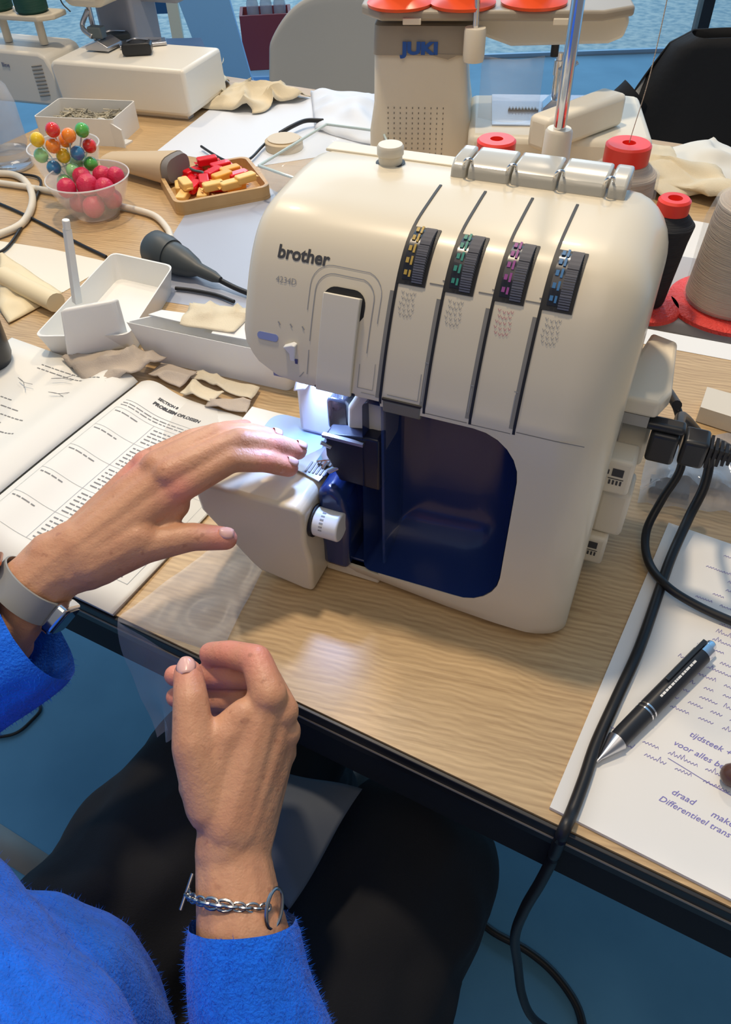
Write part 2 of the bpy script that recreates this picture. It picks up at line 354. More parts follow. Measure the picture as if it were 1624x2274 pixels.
for k, x in enumerate(XS):
    bm = new(); ribbon(bm, x-.0035, x-.001, 0.0, .070, .0003, n=10); obj('groove_shade', bm, GROOVE, mc)  # grey strip paints the shade along the groove's left side
    bm = new(); ribbon(bm, x, x+.0185, SW0-.0015, SW1+.001, .0008, n=8); win = obj('dial_window', bm, SLOT, mc)
    # dial: ribbed barrel following the window
    bm = new(); rows = 26
    for i in range(rows):
        s = SW0+(SW1-SW0)*(i+.5)/rows; h_ = .0016+.0035*math.sin(PI*(i+.5)/rows)
        a = fs(x+.0095, s-.0004, h_); 
        M_ = [fs(x+.0095, s-.0005, h_), fs(x+.0163, s-.0005, h_), fs(x+.0163, s+.0005, h_+.0004), fs(x+.0095, s+.0005, h_+.0004)]
        N_2 = [fs(x+.0095, s-.0005, 0.0), fs(x+.0163, s-.0005, 0.0), fs(x+.0163, s+.0005, 0), fs(x+.0095, s+.0005, 0)]
        loft(bm, [N_2, M_])
    d = obj('tension_dial', bm, mat('dial_rib_grey', (.17, .17, .19), .4), mc)
    bm = new(); n = 12
    loft(bm, [[fs(x+.0028, SW0+.0015+(SW1-SW0-.003)*i/n, h) for h in (0, .0012+.0035*math.sin(PI*i/n))]+[fs(x+.0162, SW0+.0015+(SW1-SW0-.003)*i/n, h) for h in (.0012+.0035*math.sin(PI*i/n), 0)] for i in range(n+1)])
    obj('dial_barrel', bm, mat('dial_black', (.02, .022, .03), .25, coat=.5), d)
    bm = new()
    for i, g in enumerate((1, 2, 3, 4, 5)):
        s = SW0+.004+i*.0068; h_ = .0018+.0036*math.sin(PI*(s-SW0)/(SW1-SW0))
        ribbon(bm, x+.0038, x+.0058, s, s+.003, h_, th=.0008, n=2); ribbon(bm, x+.0068, x+.0082, s-.001, s+.0042, h_, th=.0008, n=2)
    obj('dial_scale', bm, mat('dial_tint_%s' % 'abcd'[k], tint[k], .5), d)
    bm = new()
    for i in range(4):
        for j in range(5):
            sx = x+.004+i*.0026+.0006*math.sin(j*1.8+i); sy = SW0-.006-j*.0033+.0005*math.cos(i*2.2)
            surf_line(bm, [(sx, sy), (sx+.0012, sy-.0016)], .00035); surf_line(bm, [(sx+.0012, sy-.0016), (sx+.0018, sy)], .0003)
    obj('dial_icon', bm, mat('icon_rose', (.50, .22, .25), .6) if k == 2 else INKG, mc)
    if k != 0:
        bm = new(); ribbon(bm, x-.0022, x+.0, SW1*.72, SW1*.72+.0005, .0005, n=2); ribbon(bm, x-.010, x-.001, .078, .0787, .0004, n=2)
        obj('moulding_line', bm, GROOVE, mc)
bm = new()
for x, h in ((-.1115, .028), (-.0800, .020), (-.0520, .022)):
    surf_line(bm, [(x, .0+.004), (x, h)], .0006); surf_line(bm, [(x-.0012, h+.002), (x+.0012, h+.002)], .0006)
    obj('panel_marking', bm, INKG, mc); bm = new()
surf_line(bm, [(-.1355, .0035), (-.114, .0035), (-.114, .022)], .0005)
obj('panel_marking', bm, INKG, mc)
bm = new(); surf_line(bm, [(-.108, -.0035), (-.0795, -.0035)], .0006); surf_line(bm, [(-.0765, -.0040), (-.0505, -.0040)], .0006)
surf_line(bm, [(-.047, -.0018), (-.022, -.0018), (-.004, -.0010)], .0006, off=.0003); obj('seam_line', bm, GROOVE, mc)
# grey tab below the first panel
bm = new(); box(bm, -.1385, -.111, -.0008, .02, .1795, .1895); obj('looper_latch', bm, mat('warm_grey_plastic', (.17, .165, .14), .35), mc, bevel=.0015)
bm = new(); box(bm, -.1385, -.111, -.0012, .01, .1897, .1912); obj('latch_gap', bm, SLOT, mc)
# lever slot and lever on the head
sl = rrect(-.1885, -.1585, -.02, .066, .010, n=6, rs=(.0005, .009, .009, .0005))
bm = new(); surf_poly(bm, [(x, max(s, -.003)) for x, s in sl], .0006); obj('lever_recess', bm, SLOT, mc)
bm = new()
lo = []
for i in range(13):
    s = -.003+.0645*i/12; h_ = .003+.0025*(i/12)**2
    lo.append([fs(-.1868, s, .0002), fs(-.1868, s, h_), fs(-.1607, s, h_), fs(-.1607, s, .0002)])
loft(bm, lo); obj('needle_cover_lever', bm, CREAM2, mc, bevel=.0008)
def outl(r, top, x0, x1, bot): 
    return [(x0, bot), (x0, top-r)]+[(x0+r-r*math.cos(a), top-r+r*math.sin(a)) for a in [PI/2*i/6 for i in range(1, 7)]]+[(x1-r+r*math.sin(a), top-r+r*math.cos(a)) for a in [PI/2*i/6 for i in range(1, 7)]]+[(x1, bot)]
bm = new(); surf_line(bm, outl(.012, .0735, -.1945, -.1530, .028), .0006); surf_line(bm, outl(.014, .0785, -.1985, -.1485, .048), .0005)
surf_line(bm, [(-.157, .004), (-.157, .020)], .0004); surf_line(bm, [(-.157, .004), (-.146, .004), (-.146, .022)], .0004)
surf_line(bm, [(-.1945, .005), (-.1945, .022)], .0006); surf_line(bm, [(-.154, .001), (-.144, .001)], .0004)
obj('slot_outline', bm, INKG, mc)
bm = new()
for i in range(3): surf_line(bm, [(-.219+.009*i, .0365), (-.2172+.009*i, .0345)], .0009); obj('head_marking', bm, INKG, mc); bm = new()
surf_line(bm, [(-.2, .002), (-.197, .006)], .0006)
obj('head_marking', bm, INKG, mc)
bm = new(); surf_text(bm, 'brother', .0118, -.2255, .0775, bold=.00035); obj('logo', bm, INK, mc)
bm = new(); surf_text(bm, '4234D', .0056, -.224, .062); obj('model_number', bm, INKG, mc)
# small lever notch at the lower left of the head
bm = new(); surf_poly(bm, rrect(-.234, -.218, .0225, .0275, .0024), .0006); obj('lever_notch', bm, mat('notch_blue', (.25, .30, .55), .3), mc)
bm = new(); prism(bm, [(-.213, .2105), (-.206, .2135), (-.2035, .213), (-.205, .196), (-.2085, .194), (-.2085, .206)], .004, .010); obj('thread_cutter_hook', bm, WHITEP, mc, bevel=.0008)
bm = new(); box(bm, -.2042, -.2022, .0035, .012, .194, .203); obj('hook_gap', bm, mat('notch_dark', (.05, .07, .2), .3), mc)
# flat top band with button, row of grey thread guides
bm = new(); box(bm, -.243, -.132, .150, .166, .2845, .2868); obj('top_band', bm, CREAM2, mc, bevel=.001)
bm = new(); lathe(bm, [(.0085, 0), (.0085, .006), (.0095, .007), (.0095, .012), (.0085, .0135)], 28, Matrix.Translation((-.1865, .138, .2868))); obj('pressure_knob', bm, CREAM2, mc)
bm = new(); lathe(bm, [(.0105, 0), (.0105, .0012)], 28, Matrix.Translation((-.1865, .138, .2866))); obj('knob_seat', bm, SLOT, mc)
GG = mat('smoke_beige_plastic', (.50, .48, .42), .2, coat=.5)
for i, (a, b) in enumerate(((-.1390, -.1285), (-.1270, -.0985), (-.0970, -.0670), (-.0655, -.0350), (-.0335, -.0220))):
    bm = new(); prism(bm, [(.127, .2865), (.129, .2945), (.136, .2985), (.160, .2985), (.163, .280)], a, b, 'x'); g = obj('thread_guide', bm, GG, mc, bevel=.002)
for x in (-.1278, -.0977, -.0662, -.0342):
    bm = new(); tube(bm, [(x-.003, .130, .292), (x-.001, .127, .300), (x+.003, .129, .3005), (x+.003, .133, .294)], .0009, 6); obj('guide_hook', bm, CHROME, mc)
# looper bay
def bay(x0, x1, z0, z1, e, y, rs):
    out = []
    for px, pz in rrect(x0+e, x1-e, z0+e, z1-e, .03, rs=tuple(max(r-e*.4, .004) for r in rs)):
        pz -= .0085*min(1, max(0, (-.075-px)/.07))*min(1, max(0, (.06-pz)/.03))
        out.append((px, y+lean(px, y*1.6, pz)+.0006, pz))
    return out
bm = new(); rs = (.034, .034, .003, .006); BX0 = -.1535
BR = [bay(BX0, -.0415, .0265, .183, e, y, rs) for e, y in ((0, .0), (.0006, .010), (.002, .022), (.006, .034), (.013, .0425), (.022, .047), (.034, .0485))]
R_ = loft(bm, BR, cap=False); bm.faces.new(R_[-1])
obj('looper_bay_lining', bm, NAVY, mc, smooth=60)
bm = new(); prism(bm, [(-.1895, .0165), (-.154, .0165), (-.154, .100), (-.1895, .100)], .034, .050); prism(bm, [(-.1895, .0162), (-.154, .0162), (-.154, .019), (-.1895, .019)], -.001, .0339); obj('bay_left_wall', bm, NAVY, mc, bevel=.001)
bm = new(); box(bm, -.1405, -.1385, .002, .046, .020, .182); obj('bay_divider', bm, mat('clear_navy', (.05, .10, .30), .15, alpha=.35), mc)
bm = new(); prism(bm, [(-.184, .126), (-.184, .146), (-.150, .153), (-.141, .153), (-.141, .104), (-.174, .104)], -.001, .014); obj('looper_mechanism', bm, mat('mechanism_black', (.008, .010, .028), .28), mc, bevel=.002)
bm = new(); box(bm, -.184, -.152, -.0045, -.0012, .1465, .1490); cyl(bm, (-.182, -.002, .112), (-.168, .004, .120), .0022); cyl(bm, (-.186, -.003, .140), (-.179, -.001, .136), .0016); obj('looper_arm', bm, STEEL, mc)
bm = new(); prism(bm, [(-.189, .014), (-.189, .098), (-.178, .104), (-.168, .096), (-.163, .07), (-.166, .014)], -.012, .03); obj('inner_cover', bm, NAVY, mc, bevel=.005)
bm = new(); box(bm, -.1895, -.141, -.0065, .02, .0015, .0160); obj('base_strip', bm, CREAM, mc, bevel=.002)
# free arm / cloth bed
bm = new()
fr = [(-.286, .098), (-.283, .066), (-.262, .040), (-.243, .016), (-.236, .010), (-.196, .0035), (-.1875, .004), (-.1865, .040), (-.190, .060), (-.189, .093), (-.194, .0985)]
prism(bm, fr, -.036, .012); obj('free_arm_front', bm, CREAM, mc, bevel=.0075, seg=5)
bm = new()
prism(bm, [(-.262, .030), (-.286, .098), (-.1915, .098), (-.1915, .030)], .0125, .064); obj('free_arm', bm, CREAM, mc, bevel=.001)
bm = new(); prism(bm, rrect(-.262, -.1945, .018, .062, .014, rs=(.002, .002, .012, .014)), .0984, .0996, 'z'); obj('sewing_plate', bm, mat('plate_led_tint', (.36, .50, .84), .25), mc, bevel=.0004)  # blue of the machine's LED light is put into the plate colour
bm = new(); prism(bm, [(-.222, .004), (-.190, -.004), (-.186, .020), (-.184, .046), (-.194, .052), (-.206, .030)], .0998, .1010, 'z'); obj('needle_plate', bm, STEEL, mc, bevel=.0003)
bm = new()
for i in range(6): box(bm, -.205+i*.003, -.2035+i*.003, .002, .014, .101, .1018)
for i in range(5): box(bm, -.200+i*.0022, -.1988+i*.0022, .036, .048, .101, .1022)
obj('feed_dog', bm, GROOVE, mc)
bm = new(); tube(bm, [(-.205, .035, .102), (-.203, .040, .106), (-.198, .042, .104), (-.196, .036, .102)], .0009, 6); tube(bm, [(-.193, .010, .102), (-.188, .016, .110), (-.184, .022, .106)], .0016, 6); obj('looper_hook', bm, CHROME, mc)
bm = new(); cyl(bm, (-.1875, -.018, .072), (-.166, -.018, .072), .0118, seg=32); obj('stitch_width_knob', bm, WHITEP, mc, bevel=.0015)
bm = new(); cyl(bm, (-.1895, -.018, .072), (-.1873, -.018, .072), .0135, seg=32); obj('knob_collar', bm, SLOT, mc)
bm = new()
for a in range(6): t_ = math.radians(95+a*14); box(bm, -.181, -.178, -.0006, .0006, 0, .0002, Matrix.Translation((0, -.018, .072)) @ Matrix.Rotation(t_-PI/2, 4, 'X') @ Matrix.Translation((0, 0, .0118)))
obj('knob_marking', bm, INKG, mc)
# needle bar, presser foot, lit inner parts
bm = new(); cyl(bm, (-.184, .040, .1531), (-.184, .040, .190), .0035); cyl(bm, (-.192, .042, .1531), (-.192, .042, .190), .0025); obj('needle_bar', bm, CHROME, mc)
bm = new(); prism(bm, rrect(-.1965, -.1785, .1235, .155, .005), .030, .048); cyl(bm, (-.1905, .0300, .146), (-.1905, .034, .146), .003); box(bm, -.179, -.172, .034, .044, .130, .136); obj('needle_clamp', bm, mat('clamp_black', (.03, .03, .04), .18, coat=1), mc, bevel=.002)
bm = new(); prism(bm, [(-.200, .1025), (-.200, .105), (-.189, .110), (-.176, .110), (-.172, .104), (-.172, .1025)], .012, .046); cyl(bm, (-.181, .034, .104), (-.181, .034, .114), .004); obj('presser_foot', bm, CHROME, mc, bevel=.001)
bm = new(); cyl(bm, (-.186, .030, .102), (-.186, .030, .113), .0008, seg=8); cyl(bm, (-.182, .030, .102), (-.182, .030, .113), .0008, seg=8); obj('needle', bm, CHROME, mc)
bm = new(); prism(bm, [(-.172, .122), (-.170, .166), (-.158, .1865), (-.142, .1865), (-.1415, .150), (-.1425, .128), (-.152, .133), (-.160, .118)], .010, .050); obj('guard_cover', bm, CREAM2, mc, bevel=.004)
bm = new(); prism(bm, [(-.231, .100), (-.231, .150), (-.222, .158), (-.196, .154), (-.196, .100)], .046, .0655); obj('rear_cover', bm, WHITEP, mc, bevel=.004)
bm = new(); prism(bm, [(-.1955, .104), (-.1955, .176), (-.150, .176), (-.150, .104)], .0505, .0655); obj('rear_plate', bm, CREAM2, mc, bevel=.002)
bm = new(); prism(bm, [(-.226, .150), (-.220, .168), (-.214, .172), (-.214, .155)], .032, .044); obj('thread_cutter', bm, WHITEP, mc, bevel=.002)
bm = new(); box(bm, -.212, -.200, .030, .042, .183, .1865); obj('lamp_lens', bm, mat('led_lens', (.9, .95, 1), .3, emit=(.65, .8, 1), estr=6), mc)
ll = bpy.data.lights.new('lamp_light', 'AREA'); ll.energy = .30; ll.size = .012; ll.color = (.32, .50, 1.0); lo_ = bpy.data.objects.new('lamp_light', ll); C.objects.link(lo_); lo_.parent = mc; lo_.location = (-.208, .030, .182)
bm = new(); box(bm, -.224, -.196, .006, .05, .1835, .1866); obj('head_underside', bm, mat('underside_blue', (.20, .24, .42), .4), mc)
# right-hand side: wheel cover, dials, socket
bm = new(); prism(bm, [(.0, .082), (.034, .082), (.040, .100), (.036, .165), (.016, .172), (.010, .135), (.0, .115)], .160, .174, 'z'); obj('handwheel_cover', bm, CREAM2, mc, bevel=.003)
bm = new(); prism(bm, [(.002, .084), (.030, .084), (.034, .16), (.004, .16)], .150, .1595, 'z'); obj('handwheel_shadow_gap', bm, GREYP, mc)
bm = new(); cyl(bm, (.006, .128, .118), (.034, .128, .118), .030, seg=48); obj('handwheel', bm, CREAM2, mc, bevel=.003)
bm = new(); box(bm, .006, .030, .058, .082, .104, .136); d1 = obj('stitch_length_dial', bm, CREAM2, mc, bevel=.003)
bm = new(); box(bm, .010, .034, .070, .100, .050, .096); d2 = obj('differential_feed_dial', bm, CREAM2, mc, bevel=.004)
bm = new(); box(bm, .004, .026, .064, .084, .020, .050); d3 = obj('roll_hem_dial', bm, CREAM2, mc, bevel=.003)
for (yy, zz, x_, pr_) in ((.0578, .120, .0195, d1), (.0638, .036, .0155, d3)):
    bm = new()
    box(bm, x_-.004, x_+.004, yy-.0002, yy, zz+.002, zz+.009); box(bm, x_-.007, x_-.006, yy-.0002, yy, zz+.003, zz+.007)
    for j in range(4): box(bm, x_-.005+j*.0026, x_-.0036+j*.0026, yy-.0002, yy, zz-.006, zz-.002)
    box(bm, x_-.006, x_+.005, yy-.0002, yy, zz-.0008, zz-.0002)
    obj('dial_print', bm, INK, pr_)
bm = new(); box(bm, .012, .0135, .086, .150, .060, .150); obj('side_panel', bm, GREYP, mc, bevel=.0005)
bm = new(); box(bm, .034, .054, .082, .100, .122, .148); box(bm, .028, .056, .084, .096, .148, .155); obj('power_socket', bm, BLACKP, mc, bevel=.003)
bm = new(); surf = None
# spool stand with pole
bm = new(); prism(bm, [(-.175, .176), (.105, .176), (.125, .195), (.125, .262), (.105, .285), (-.175, .285), (-.19, .262), (-.19, .195)], .172, .184, 'z'); obj('spool_stand', bm, mat('stand_grey', (.42, .40, .40), .4), mc, bevel=.003)
PX = (-.132, -.036, .006, .0655); PY = (.222, .240, .186, .212)
for x, y, r in zip(PX, PY, (.035, .035, .026, .046)):
    bm = new(); lathe(bm, [(r, .1845), (r, .1875), (r-.002, .189), (.006, .189)], 48, Matrix.Translation((x, y, 0))); obj('spool_disc', bm, mat('red_disc_ribbed', (.80, .06, .05), .5, bump=1, bscale=420), mc)
bm = new(); lathe(bm, [(.0125, .184), (.0115, .250), (.0105, .283), (.009, .285)], 28, Matrix.Translation((-.0905, .250, 0))); obj('pole_socket', bm, CREAM2, mc)
bm = new(); cyl(bm, (-.0905, .250, .2851), (-.0905, .250, .62), .0048, seg=20); obj('telescopic_pole', bm, CHROME, mc)
bm = new(); box(bm, -.2, .1, .247, .253, .62, .626); obj('thread_tree_bar', bm, CHROME, mc)
YV = Vector((math.sin(math.radians(24.1)), math.cos(math.radians(24.1)), 0)); XV = Vector((math.cos(math.radians(24.1)), -math.sin(math.radians(24.1)), 0))
def ML(x, y, z): return c0 + XV*x + YV*y + Vector((0, 0, z))
def cone(name, x, y, z0, hb, rb, rt, capr, caph, m_, label, group=None, net=False):
    t = thing(name, label, 'thread cone', ML(x, y, z0), YAW, group)
    bm = new(); lathe(bm, [(rb*.93, 0), (rb, .003), (rt+(rb-rt)*.3, hb*.80), (rt, hb), (capr*.9, hb+.009)], 40); obj('thread', bm, m_, t)
    bm = new(); z1 = hb+.009; lathe(bm, [(capr, z1-.001), (capr, z1+caph-.0015), (capr-.0015, z1+caph), (.005, z1+caph), (.0048, z1+caph-.006), (.0001, z1+caph-.006)], 40); obj('cap', bm, RED, t)
    if net:
        bm = new(); lathe(bm, [(rb+.0008, .001), (rb+.0012, hb*.8), (rt+.002, hb), (capr+.001, hb+.007)], 40, cap=False); obj('net_sleeve', bm, mat('net', (.75, .75, .72), .5, alpha=.10), t, solid=.0003)
        bm = new(); tube(bm, [(0, 0, z1+caph), (.004, .01, z1+caph+.06), (.0, .03, z1+caph+.18), (-.01, .045, .42)], .00035, 4); obj('thread_end', bm, m_, t)
    return t
cone('thread_cone', PX[0], PY[0], .1905, .070, .027, .0255, .0150, .0125, THREAD, 'beige thread cone with red cap standing left of the chrome pole', 'thread cones behind the overlock machine')
cone('thread_cone', PX[1], PY[1], .1905, .072, .0265, .0250, .0168, .0125, THREAD, 'beige thread cone with red cap just right of the chrome pole, in a net sleeve', 'thread cones behind the overlock machine', True)
cone('thread_cone', PX[2]+.001, PY[2], .1905, .062, .0115, .0180, .0112, .0090, BTHREAD, 'small black thread cone with red cap behind the machine shoulder', 'thread cones behind the overlock machine')
cone('thread_cone', PX[3], PY[3], .1905, .074, .0345, .0300, .0180, .0135, THREAD, 'large beige netted thread cone at the right edge standing on a red disc', 'thread cones behind the overlock machine', True)
# ------------------------------------------------------------ overlock machine at the far side (seen from behind)
A0 = P(824, 378); jk = thing('sewing_machine', 'cream overlock machine with blue lettering and red-rimmed spool tray behind the front machine', 'sewing machine', A0, -8)
CRM3 = mat('ivory_plastic', (0.80, 0.75, 0.63), 0.4)
def col(x, y0, y1, z, r=.012): return [(px, py, z) for px, py in rrect(x[0], x[1], y0, y1, r)]
bm = new(); loft(bm, [col((-.002, .155), 0, .15, 0), col((-.001, .160), 0, .15, .06), col((.006, .152), 0, .15, .10), col((.007, .145), .004, .15, .16), col((.010, .150), .012, .15, .205)]); obj('body', bm, CRM3, jk, smooth=50)
bm = new(); loft(bm, [col((.0055, .1535), -.0012, .12, .168), col((.008, .1535), .005, .14, .2045), col((.010, .1515), .010, .14, .2065)]); obj('top_band', bm, mat('taupe_plastic', (.36, .32, .26), .4), jk)
bm = new(); prism(bm, [(.055, .170), (.095, .168), (.118, .163), (.130, .168), (.150, .1695), (.055, .171)], -.0018, .01); obj('band_wave', bm, mat('taupe_plastic', (.36, .32, .26), .4), jk)
bm = new(); add_text(bm, 'JUKI', .021, Matrix.Translation((.050, -.0026, .1705)) @ Matrix.Rotation(PI/2-.12, 4, 'X') @ Matrix.Diagonal((1.35, 1, 1, 1)), bold=.0012, ext=.0004); obj('logo', bm, mat('logo_blue', (.02, .10, .42), .4), jk)
bm = new()
for i in range(10):
    for j in range(12): box(bm, .028+i*.0095, .0295+i*.0095, -.0006, .003, .012+j*.0075, .0145+j*.0075)
obj('vent_holes', bm, GROOVE, jk)
bm = new(); prism(bm, [(.10, .205), (.10, .215), (.37, .215), (.375, .205), (.37, .184), (.35, .176), (.21, .172), (.165, .186), (.155, .17), (.13, .17)], .03, .13); obj('arm', bm, CRM3, jk, bevel=.008)
bm = new(); prism(bm, [(-.012, .10), (-.012, .02), (.02, -.02), (.33, -.02), (.375, .01), (.375, .09), (.34, .12), (.02, .12)], .2155, .229, 'z'); obj('spool_tray', bm, mat('taupe_plastic', (.36, .32, .26), .4), jk, bevel=.004)
for x in (.052, .262): bm = new(); box(bm, x, x+.026, -.023, -.019, .212, .220); obj('tray_clip', bm, CRM3, jk, bevel=.001)
bm = new(); lathe(bm, [(.0145, .168), (.0155, .175), (.0155, .206), (.0145, .210)], 28, Matrix.Translation((.155, -.026, 0))); obj('pole_socket', bm, CRM3, jk)
bm = new(); cyl(bm, (.155, -.026, .2101), (.155, -.026, .45), .0042); obj('telescopic_pole', bm, CHROME, jk)
bm = new(); prism(bm, [(.155, -.06), (.395, -.075), (.425, -.065), (.430, .13), (.40, .14), (.155, .13)], .0, .078, 'z'); obj('bed', bm, CRM3, jk, bevel=.010)
MJ = Matrix.Rotation(math.radians(8), 3, 'Z'); ea, eb = MJ @ (P(1190, 325, .085)-A0), MJ @ (P(1368, 205, .12)-A0); en = Vector((-(eb-ea).y, (eb-ea).x, 0)).normalized()*.019
bm = new(); prism(bm, [(p.x, p.y) for p in (ea+en, ea-en, eb-en*1.2, eb+en*1.2)], .0785, .124, 'z'); obj('bed_end', bm, CRM3, jk, bevel=.008)
bm = new(); box(bm, .19, .37, -.02, .12, .0786, .0805); obj('work_plate', bm, mat('plate_pale_blue', (.52, .62, .82), .25), jk)
bm = new(); box(bm, .215, .262, .038, .044, .0806, .0835)
for i in range(9): box(bm, .216+i*.005, .2185+i*.005, .0375, .0445, .0836, .0855)
obj('feed_dog', bm, BLACKP, jk)
bm = new(); cyl(bm, (.285, .05, .085), (.285, .05, .160), .0055); cyl(bm, (.285, .05, .13), (.285, .05, .150), .0075); tube(bm, [(.285, .045, .14), (.30, .04, .142), (.312, .04, .150)], .003); obj('presser_bar', bm, CHROME, jk)
bm = new(); prism(bm, [(.268, .082), (.268, .088), (.280, .100), (.292, .098), (.306, .084), (.306, .082)], .03, .062); obj('presser_foot', bm, STEEL, jk, bevel=.001)
bm = new(); cyl(bm, (.276, .05, .155), (.276, .05, .185), .006); obj('needle_bar', bm, BLACKP, jk)
bm = new(); grid(bm, lambda s, t: Vector((.168+.09*s, -.005-.02*math.sin(PI*s), .085+.085*t)), 12, 4); obj('finger_guard', bm, FILM2, jk, solid=.0012)
for k, (x, y) in enumerate(((.045, .012), (.135, .012), (.235, .018))):
    c_ = A0 + Matrix.Rotation(math.radians(-8), 3, 'Z') @ Vector((x, y, .2292))
    t = thing('thread_cone', ('black thread cone on a red rim at the left end of the far spool tray', 'black thread cone on a red rim beside the thin far pole', 'black thread cone on a wide red rim, right one on the far spool tray')[k], 'thread cone', c_, 0, 'black cones on the far spool tray')
    bm = new(); lathe(bm, [(.046, 0), (.047, .004), (.030, .013), (.026, .014)], 40); obj('cap_rim', bm, mat('orange_red_plastic', (.85, .09, .02), .3), t)
    bm = new(); lathe(bm, [(.026, .0141), (.029, .03), (.022, .10), (.012, .105)], 32); obj('thread', bm, BTHREAD, t)
# ------------------------------------------------------------ white sewing machine at the far left
B0 = P(150, 240); wm = thing('sewing_machine', 'white sewing machine with long free-arm box and green thread at the far left', 'sewing machine', B0, -20)
def boxl(name, x0, x1, y0, y1, z0, z1, m, par=wm, bev=.004): bm = new(); box(bm, x0, x1, y0, y1, z0, z1); return obj(name, bm, m, par, bevel=bev)
WHT = mat('off_white_plastic', (.76, .74, .68), .35)
bm = new(); prism(bm, [(-.20, .0), (-.004, .0), (-.008, .06), (-.020, .088), (-.035, .094), (-.20, .096)], .0, .11); obj('base', bm, WHT, wm, bevel=.006)
bm = new()
for j in range(9): tube(bm, [(-.056, -.0008, .070-j*.0065), (-.045, -.0012, .0715-j*.0065), (-.032, -.0008, .0735-j*.0065)], .0011, 6, 4)
o = obj('vent_slots', bm, GROOVE, wm)
bm = new(); add_text(bm, 'n', .03, Matrix.Translation((-.155, -.0012, .058)) @ Matrix.Rotation(PI/2, 4, 'X'), bold=.001, ext=.0003); add_text(bm, 'lline', .011, Matrix.Translation((-.125, -.0012, .066)) @ Matrix.Rotation(PI/2, 4, 'X'), ext=.0003); obj('lettering', bm, mat('lettering_blue', (.10, .14, .28), .5), wm)
bm = new(); prism(bm, [(.0, .008), (.275, .008), (.285, .014), (.282, .088), (.005, .088), (-.006, .078)], -.012, .14); obj('free_arm_box', bm, mat('white_box_plastic', (.80, .77, .69), .3), wm, bevel=.007)
boxl('box_foot', .06, .10, -.008, .02, .0, .0079, WHT, bev=.001); boxl('box_foot', .11, .27, -.002, .02, .0, .0079, STEEL, bev=.001)
GREYB = mat('blue_grey_enamel', (.33, .35, .42), .4)
boxl('column', .0, .085, .16, .26, .0, .30, GREYB, bev=.01); boxl('arm', -.20, .17, .20, .30, .14, .34, GREYB, bev=.01)
bm = new(); prism(bm, rrect(.010, .105, .160, .30, .025), .05, .14); obj('head', bm, CREAM2, wm, bevel=.012)
bm = new(); tube(bm, [(.012, .05, .20), (.014, .048, .170), (.030, .046, .155)], .0012); obj('thread_line', bm, BLACK, wm)
bm = new(); cyl(bm, (.040, .09, .10), (.040, .09, .162), .005); tube(bm, [(.040, .085, .15), (.030, .07, .125), (.055, .06, .112)], .005); prism(bm, [(.04, .091), (.04, .098), (.07, .108), (.09, .098), (.09, .091)], .05, .10); obj('presser_foot', bm, STEEL, wm, bevel=.001)
boxl('clamp', .045, .075, .06, .08, .108, .128, mat('clamp_grey', (.12, .15, .16), .3), bev=.003)
bm = new(); prism(bm, [(-.22, .02), (-.03, .02), (-.008, .045), (-.008, .085), (-.22, .085)], .140, .150, 'z'); obj('spool_tray', bm, CREAM2, wm, bevel=.003)
for x in (-.135, -.052): bm = new(); cyl(bm, (x, .05, .0965), (x, .05, .1395), .008); obj('tray_post', bm, CREAM2, wm)
R20 = Matrix.Rotation(math.radians(-20), 3, 'Z')
for k, x in enumerate((-.138, -.058)):
    t = thing('thread_spool', ('dark green thread spool cut by the left edge of the photo', 'dark green thread spool at the right end of the white tray')[k], 'thread spool', B0+R20 @ Vector((x, .05, .1502)), 0, 'green spools on the white tray')
    bm = new(); lathe(bm, [(.026, 0), (.030, .004), (.030, .07), (.026, .078)], 32); obj('thread', bm, GTHREAD, t)
    bm = new(); lathe(bm, [(.012, .0781), (.012, .084)], 20); obj('core', bm, BLACKP, t)
def onbox(x, y, z=.089): return B0+R20 @ Vector((x, y, z))
for k, (x, y, w_, d_, h_, m_) in enumerate(((.13, .035, .055, .030, .020, BLACKP), (.10, .075, .09, .035, .006, STEEL), (.03, .10, .07, .03, .010, DKGREY))):
    t = thing(('presser_foot_clip', 'steel_foot_plate', 'dark_attachment')[k], ('small black plastic clip lying on the white free-arm box', 'shiny steel attachment plate lying on the white free-arm box', 'dark grey attachment lying at the back of the white free-arm box')[k], 'sewing attachment', onbox(x, y), 5+k*9)
    bm = new(); prism(bm, rrect(0, w_, 0, h_, h_*.3), 0, d_); obj('block', bm, m_, t, bevel=.002)
    bm = new(); tube(bm, [(w_*.2, d_*.5, h_+.001), (w_*.5, d_*.3, h_+.006), (w_*.9, d_*.6, h_+.001)], .002); obj('prong', bm, STEEL, t)
tag(sheet('dark_book', [P(352, 92, .0), P(448, 90, .0), P(462, 125, .0), P(372, 128, .0)], mat('navy_cover', (.02, .06, .16), .5), 'navy blue booklet lying behind the white free-arm box', 'book', th=.006), None, None)
# ------------------------------------------------------------ water bottle
t = thing('water_bottle', 'clear plastic water bottle at the left edge beside the candy bowls', 'bottle', P(32, 372), 0)
bm = new(); lathe(bm, [(.026, 0), (.033, .003), (.034, .02), (.031, .03), (.034, .04), (.034, .10), (.028, .125), (.014, .142), (.0125, .15)], 36, cap=False); obj('shell', bm, BOT, t, solid=.0008)
bm = new(); lathe(bm, [(.0235, .002), (.0305, .006), (.0305, .030)], 36); obj('water', bm, mat('water', (.9, .95, 1), 0.0, trans=1, ior=1.33), t)
bm = new(); lathe(bm, [(.014, .150), (.014, .165)], 24); obj('cap', bm, WHITEP, t)
